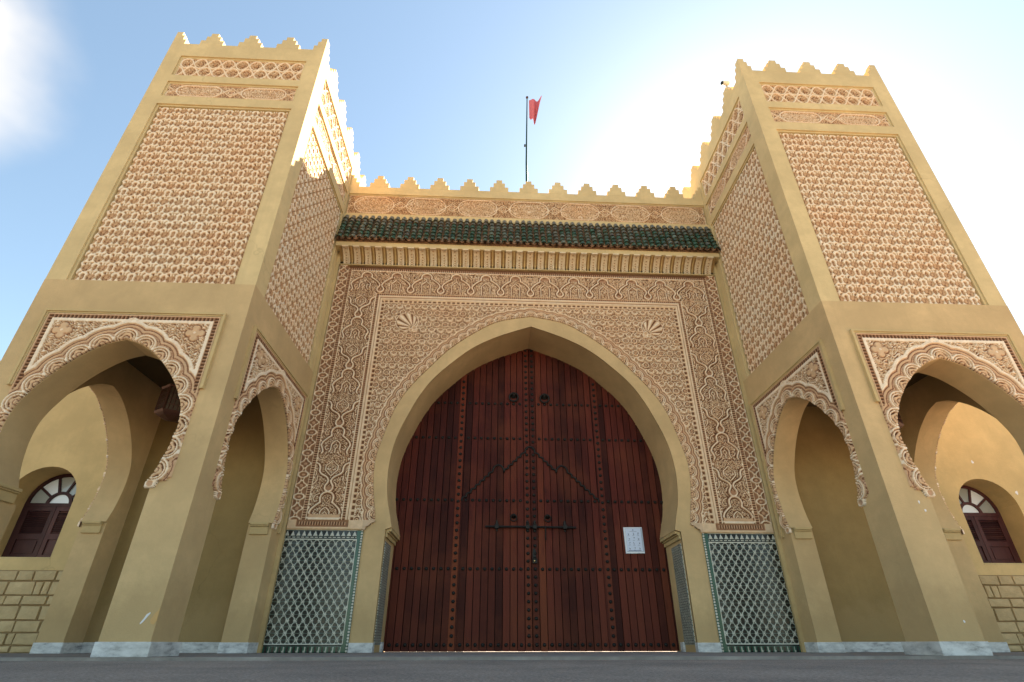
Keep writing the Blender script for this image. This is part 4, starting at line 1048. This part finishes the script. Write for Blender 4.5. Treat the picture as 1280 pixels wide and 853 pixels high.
# ================================================================== LANTERNS
def lantern(x, lab):
    t = thing('hanging_lantern', lab, 'lantern', (x, -1.19, 3.08), 'portico lanterns')
    n = 6; rot = PI/6
    def hexa(r, z): return [(r*math.cos(rot+2*PI*k/n), r*math.sin(rot+2*PI*k/n), z) for k in range(n)]
    mb = MB()
    def frus(r0, z0, r1, z1): mb.add(hexa(r0, z0)+hexa(r1, z1), [tuple(range(n))[::-1], tuple(range(n, 2*n))]+[(k, (k+1) % n, n+(k+1) % n, n+k) for k in range(n)])
    frus(0.20, 0.05, 0.225, 0.08); frus(0.03, -0.02, 0.16, 0.02); frus(0.16, 0.02, 0.20, 0.05); mb.obj('lantern_base', M_LA, t); mb = MB(); frus(0.215, 0.44, 0.235, 0.47); frus(0.20, 0.47, 0.10, 0.58); frus(0.10, 0.58, 0.12, 0.60); frus(0.07, 0.60, 0.02, 0.70)
    mb.obj('lantern_roof', M_LA, t)
    for k in range(n):
        a0 = rot+2*PI*k/n; a1 = rot+2*PI*(k+1)/n; p0 = Vector((.205*math.cos(a0), .205*math.sin(a0), 0)); p1 = Vector((.205*math.cos(a1), .205*math.sin(a1), 0))
        mb = MB(); mb.tube([(p0.x, p0.y, .08), (p0.x, p0.y, .44)], .014, 6); mb.obj('corner_post', M_LA, t)
        q0, q1 = p0.lerp(p1, .07)*.98, p0.lerp(p1, .93)*.98
        mb = MB(); mb.add([(q0.x, q0.y, .08), (q1.x, q1.y, .08), (q1.x, q1.y, .44), (q0.x, q0.y, .44)], [(0, 1, 2, 3)]); g = mb.obj('glass_panel', M_LG, t)
        mb = MB()
        for f_ in (.25, .5, .75): m_ = p0.lerp(p1, f_); mb.tube([(m_.x, m_.y, .08), (m_.x, m_.y, .44)], .006, 4)
        for zz in (.17, .26, .35): mb.tube([(p0.x, p0.y, zz), (p1.x, p1.y, zz)], .006, 4)
        mb.obj('fretwork', M_LA, t)
    mb = MB(); mb.tube([(0, 0, .70), (0, 0, 1.04)], .010, 6); mb.obj('hanging_rod', M_LA, t)
    return t
lantern(-5.4, 'dark copper lantern hanging inside the left tower portico'); lantern(5.4, 'dark copper lantern hanging inside the right tower portico')

# ================================================================== FLAG AND CAMERA
fp = thing('flagpole', 'thin dark green flagpole rising behind the middle merlon of the gate', 'flagpole', (-0.035, 0.02, 9.1))
mb = MB(); mb.tube([(0, 0, 0), (0.006, 0, 1.5), (0.03, 0, 2.8), (0.055, 0, 4.02)], [0.026, 0.024, 0.020, 0.016], 8); pole = mb.obj('pole', M_PO, fp, smooth=True)
mb = MB(); mb.lathe([(0.0, -.03), (.03, -.01), (.036, .015), (.02, .04), (.001, .05)], (0.055, 0, 4.04), 10); mb.obj('finial', M_LA, fp)
mb = MB(); mb.box(-0.045, -0.008, -0.03, 0.02, 2.10, 2.13); mb.obj('cleat', M_IR, fp)
fl = thing('flag', 'small faded red flag blowing at the top of the flagpole', 'flag', (0.045, 0.02, 12.30))
nu, nv = 30, 16; vs = []; 
for j in range(nv+1):
    for i in range(nu+1):
        a = i/nu; b = j/nv
        x = 0.02+a*0.34*(0.45+0.55*b); z = b*0.74-a*0.16*(1-b)+a*0.10*b; y = 0.085*a*math.sin(a*9+b*2.2)+0.02*math.sin(b*7)*a
        vs.append((x, y, z))
fs = [(j*(nu+1)+i, j*(nu+1)+i+1, (j+1)*(nu+1)+i+1, (j+1)*(nu+1)+i) for j in range(nv) for i in range(nu)]
mb = MB(); mb.add(vs, fs); cl = link_mesh('cloth', mb.mesh('cloth', False), M_FL, fl)
for p_ in cl.data.polygons: p_.use_smooth = True
cc_ = thing('security_camera', 'small white security camera on the edge of the right tower parapet', 'camera', (4.0, -1.98, 10.44))
mb = MB(); mb.tube([(0.05, 0, -0.12), (-0.06, 0, -0.06), (-0.10, 0, 0.0)], 0.014, 6); mb.obj('bracket', M_WH, cc_)
mb = MB(); mb.tube([(-0.04, -0.02, 0.03), (-0.19, -0.05, -0.02)], 0.042, 10); mb.obj('camera_body', M_WH, cc_)
mb = MB(); mb.tube([(-0.19, -0.05, -0.02), (-0.205, -0.053, -0.025)], 0.030, 10); mb.obj('lens', M_IR, cc_)
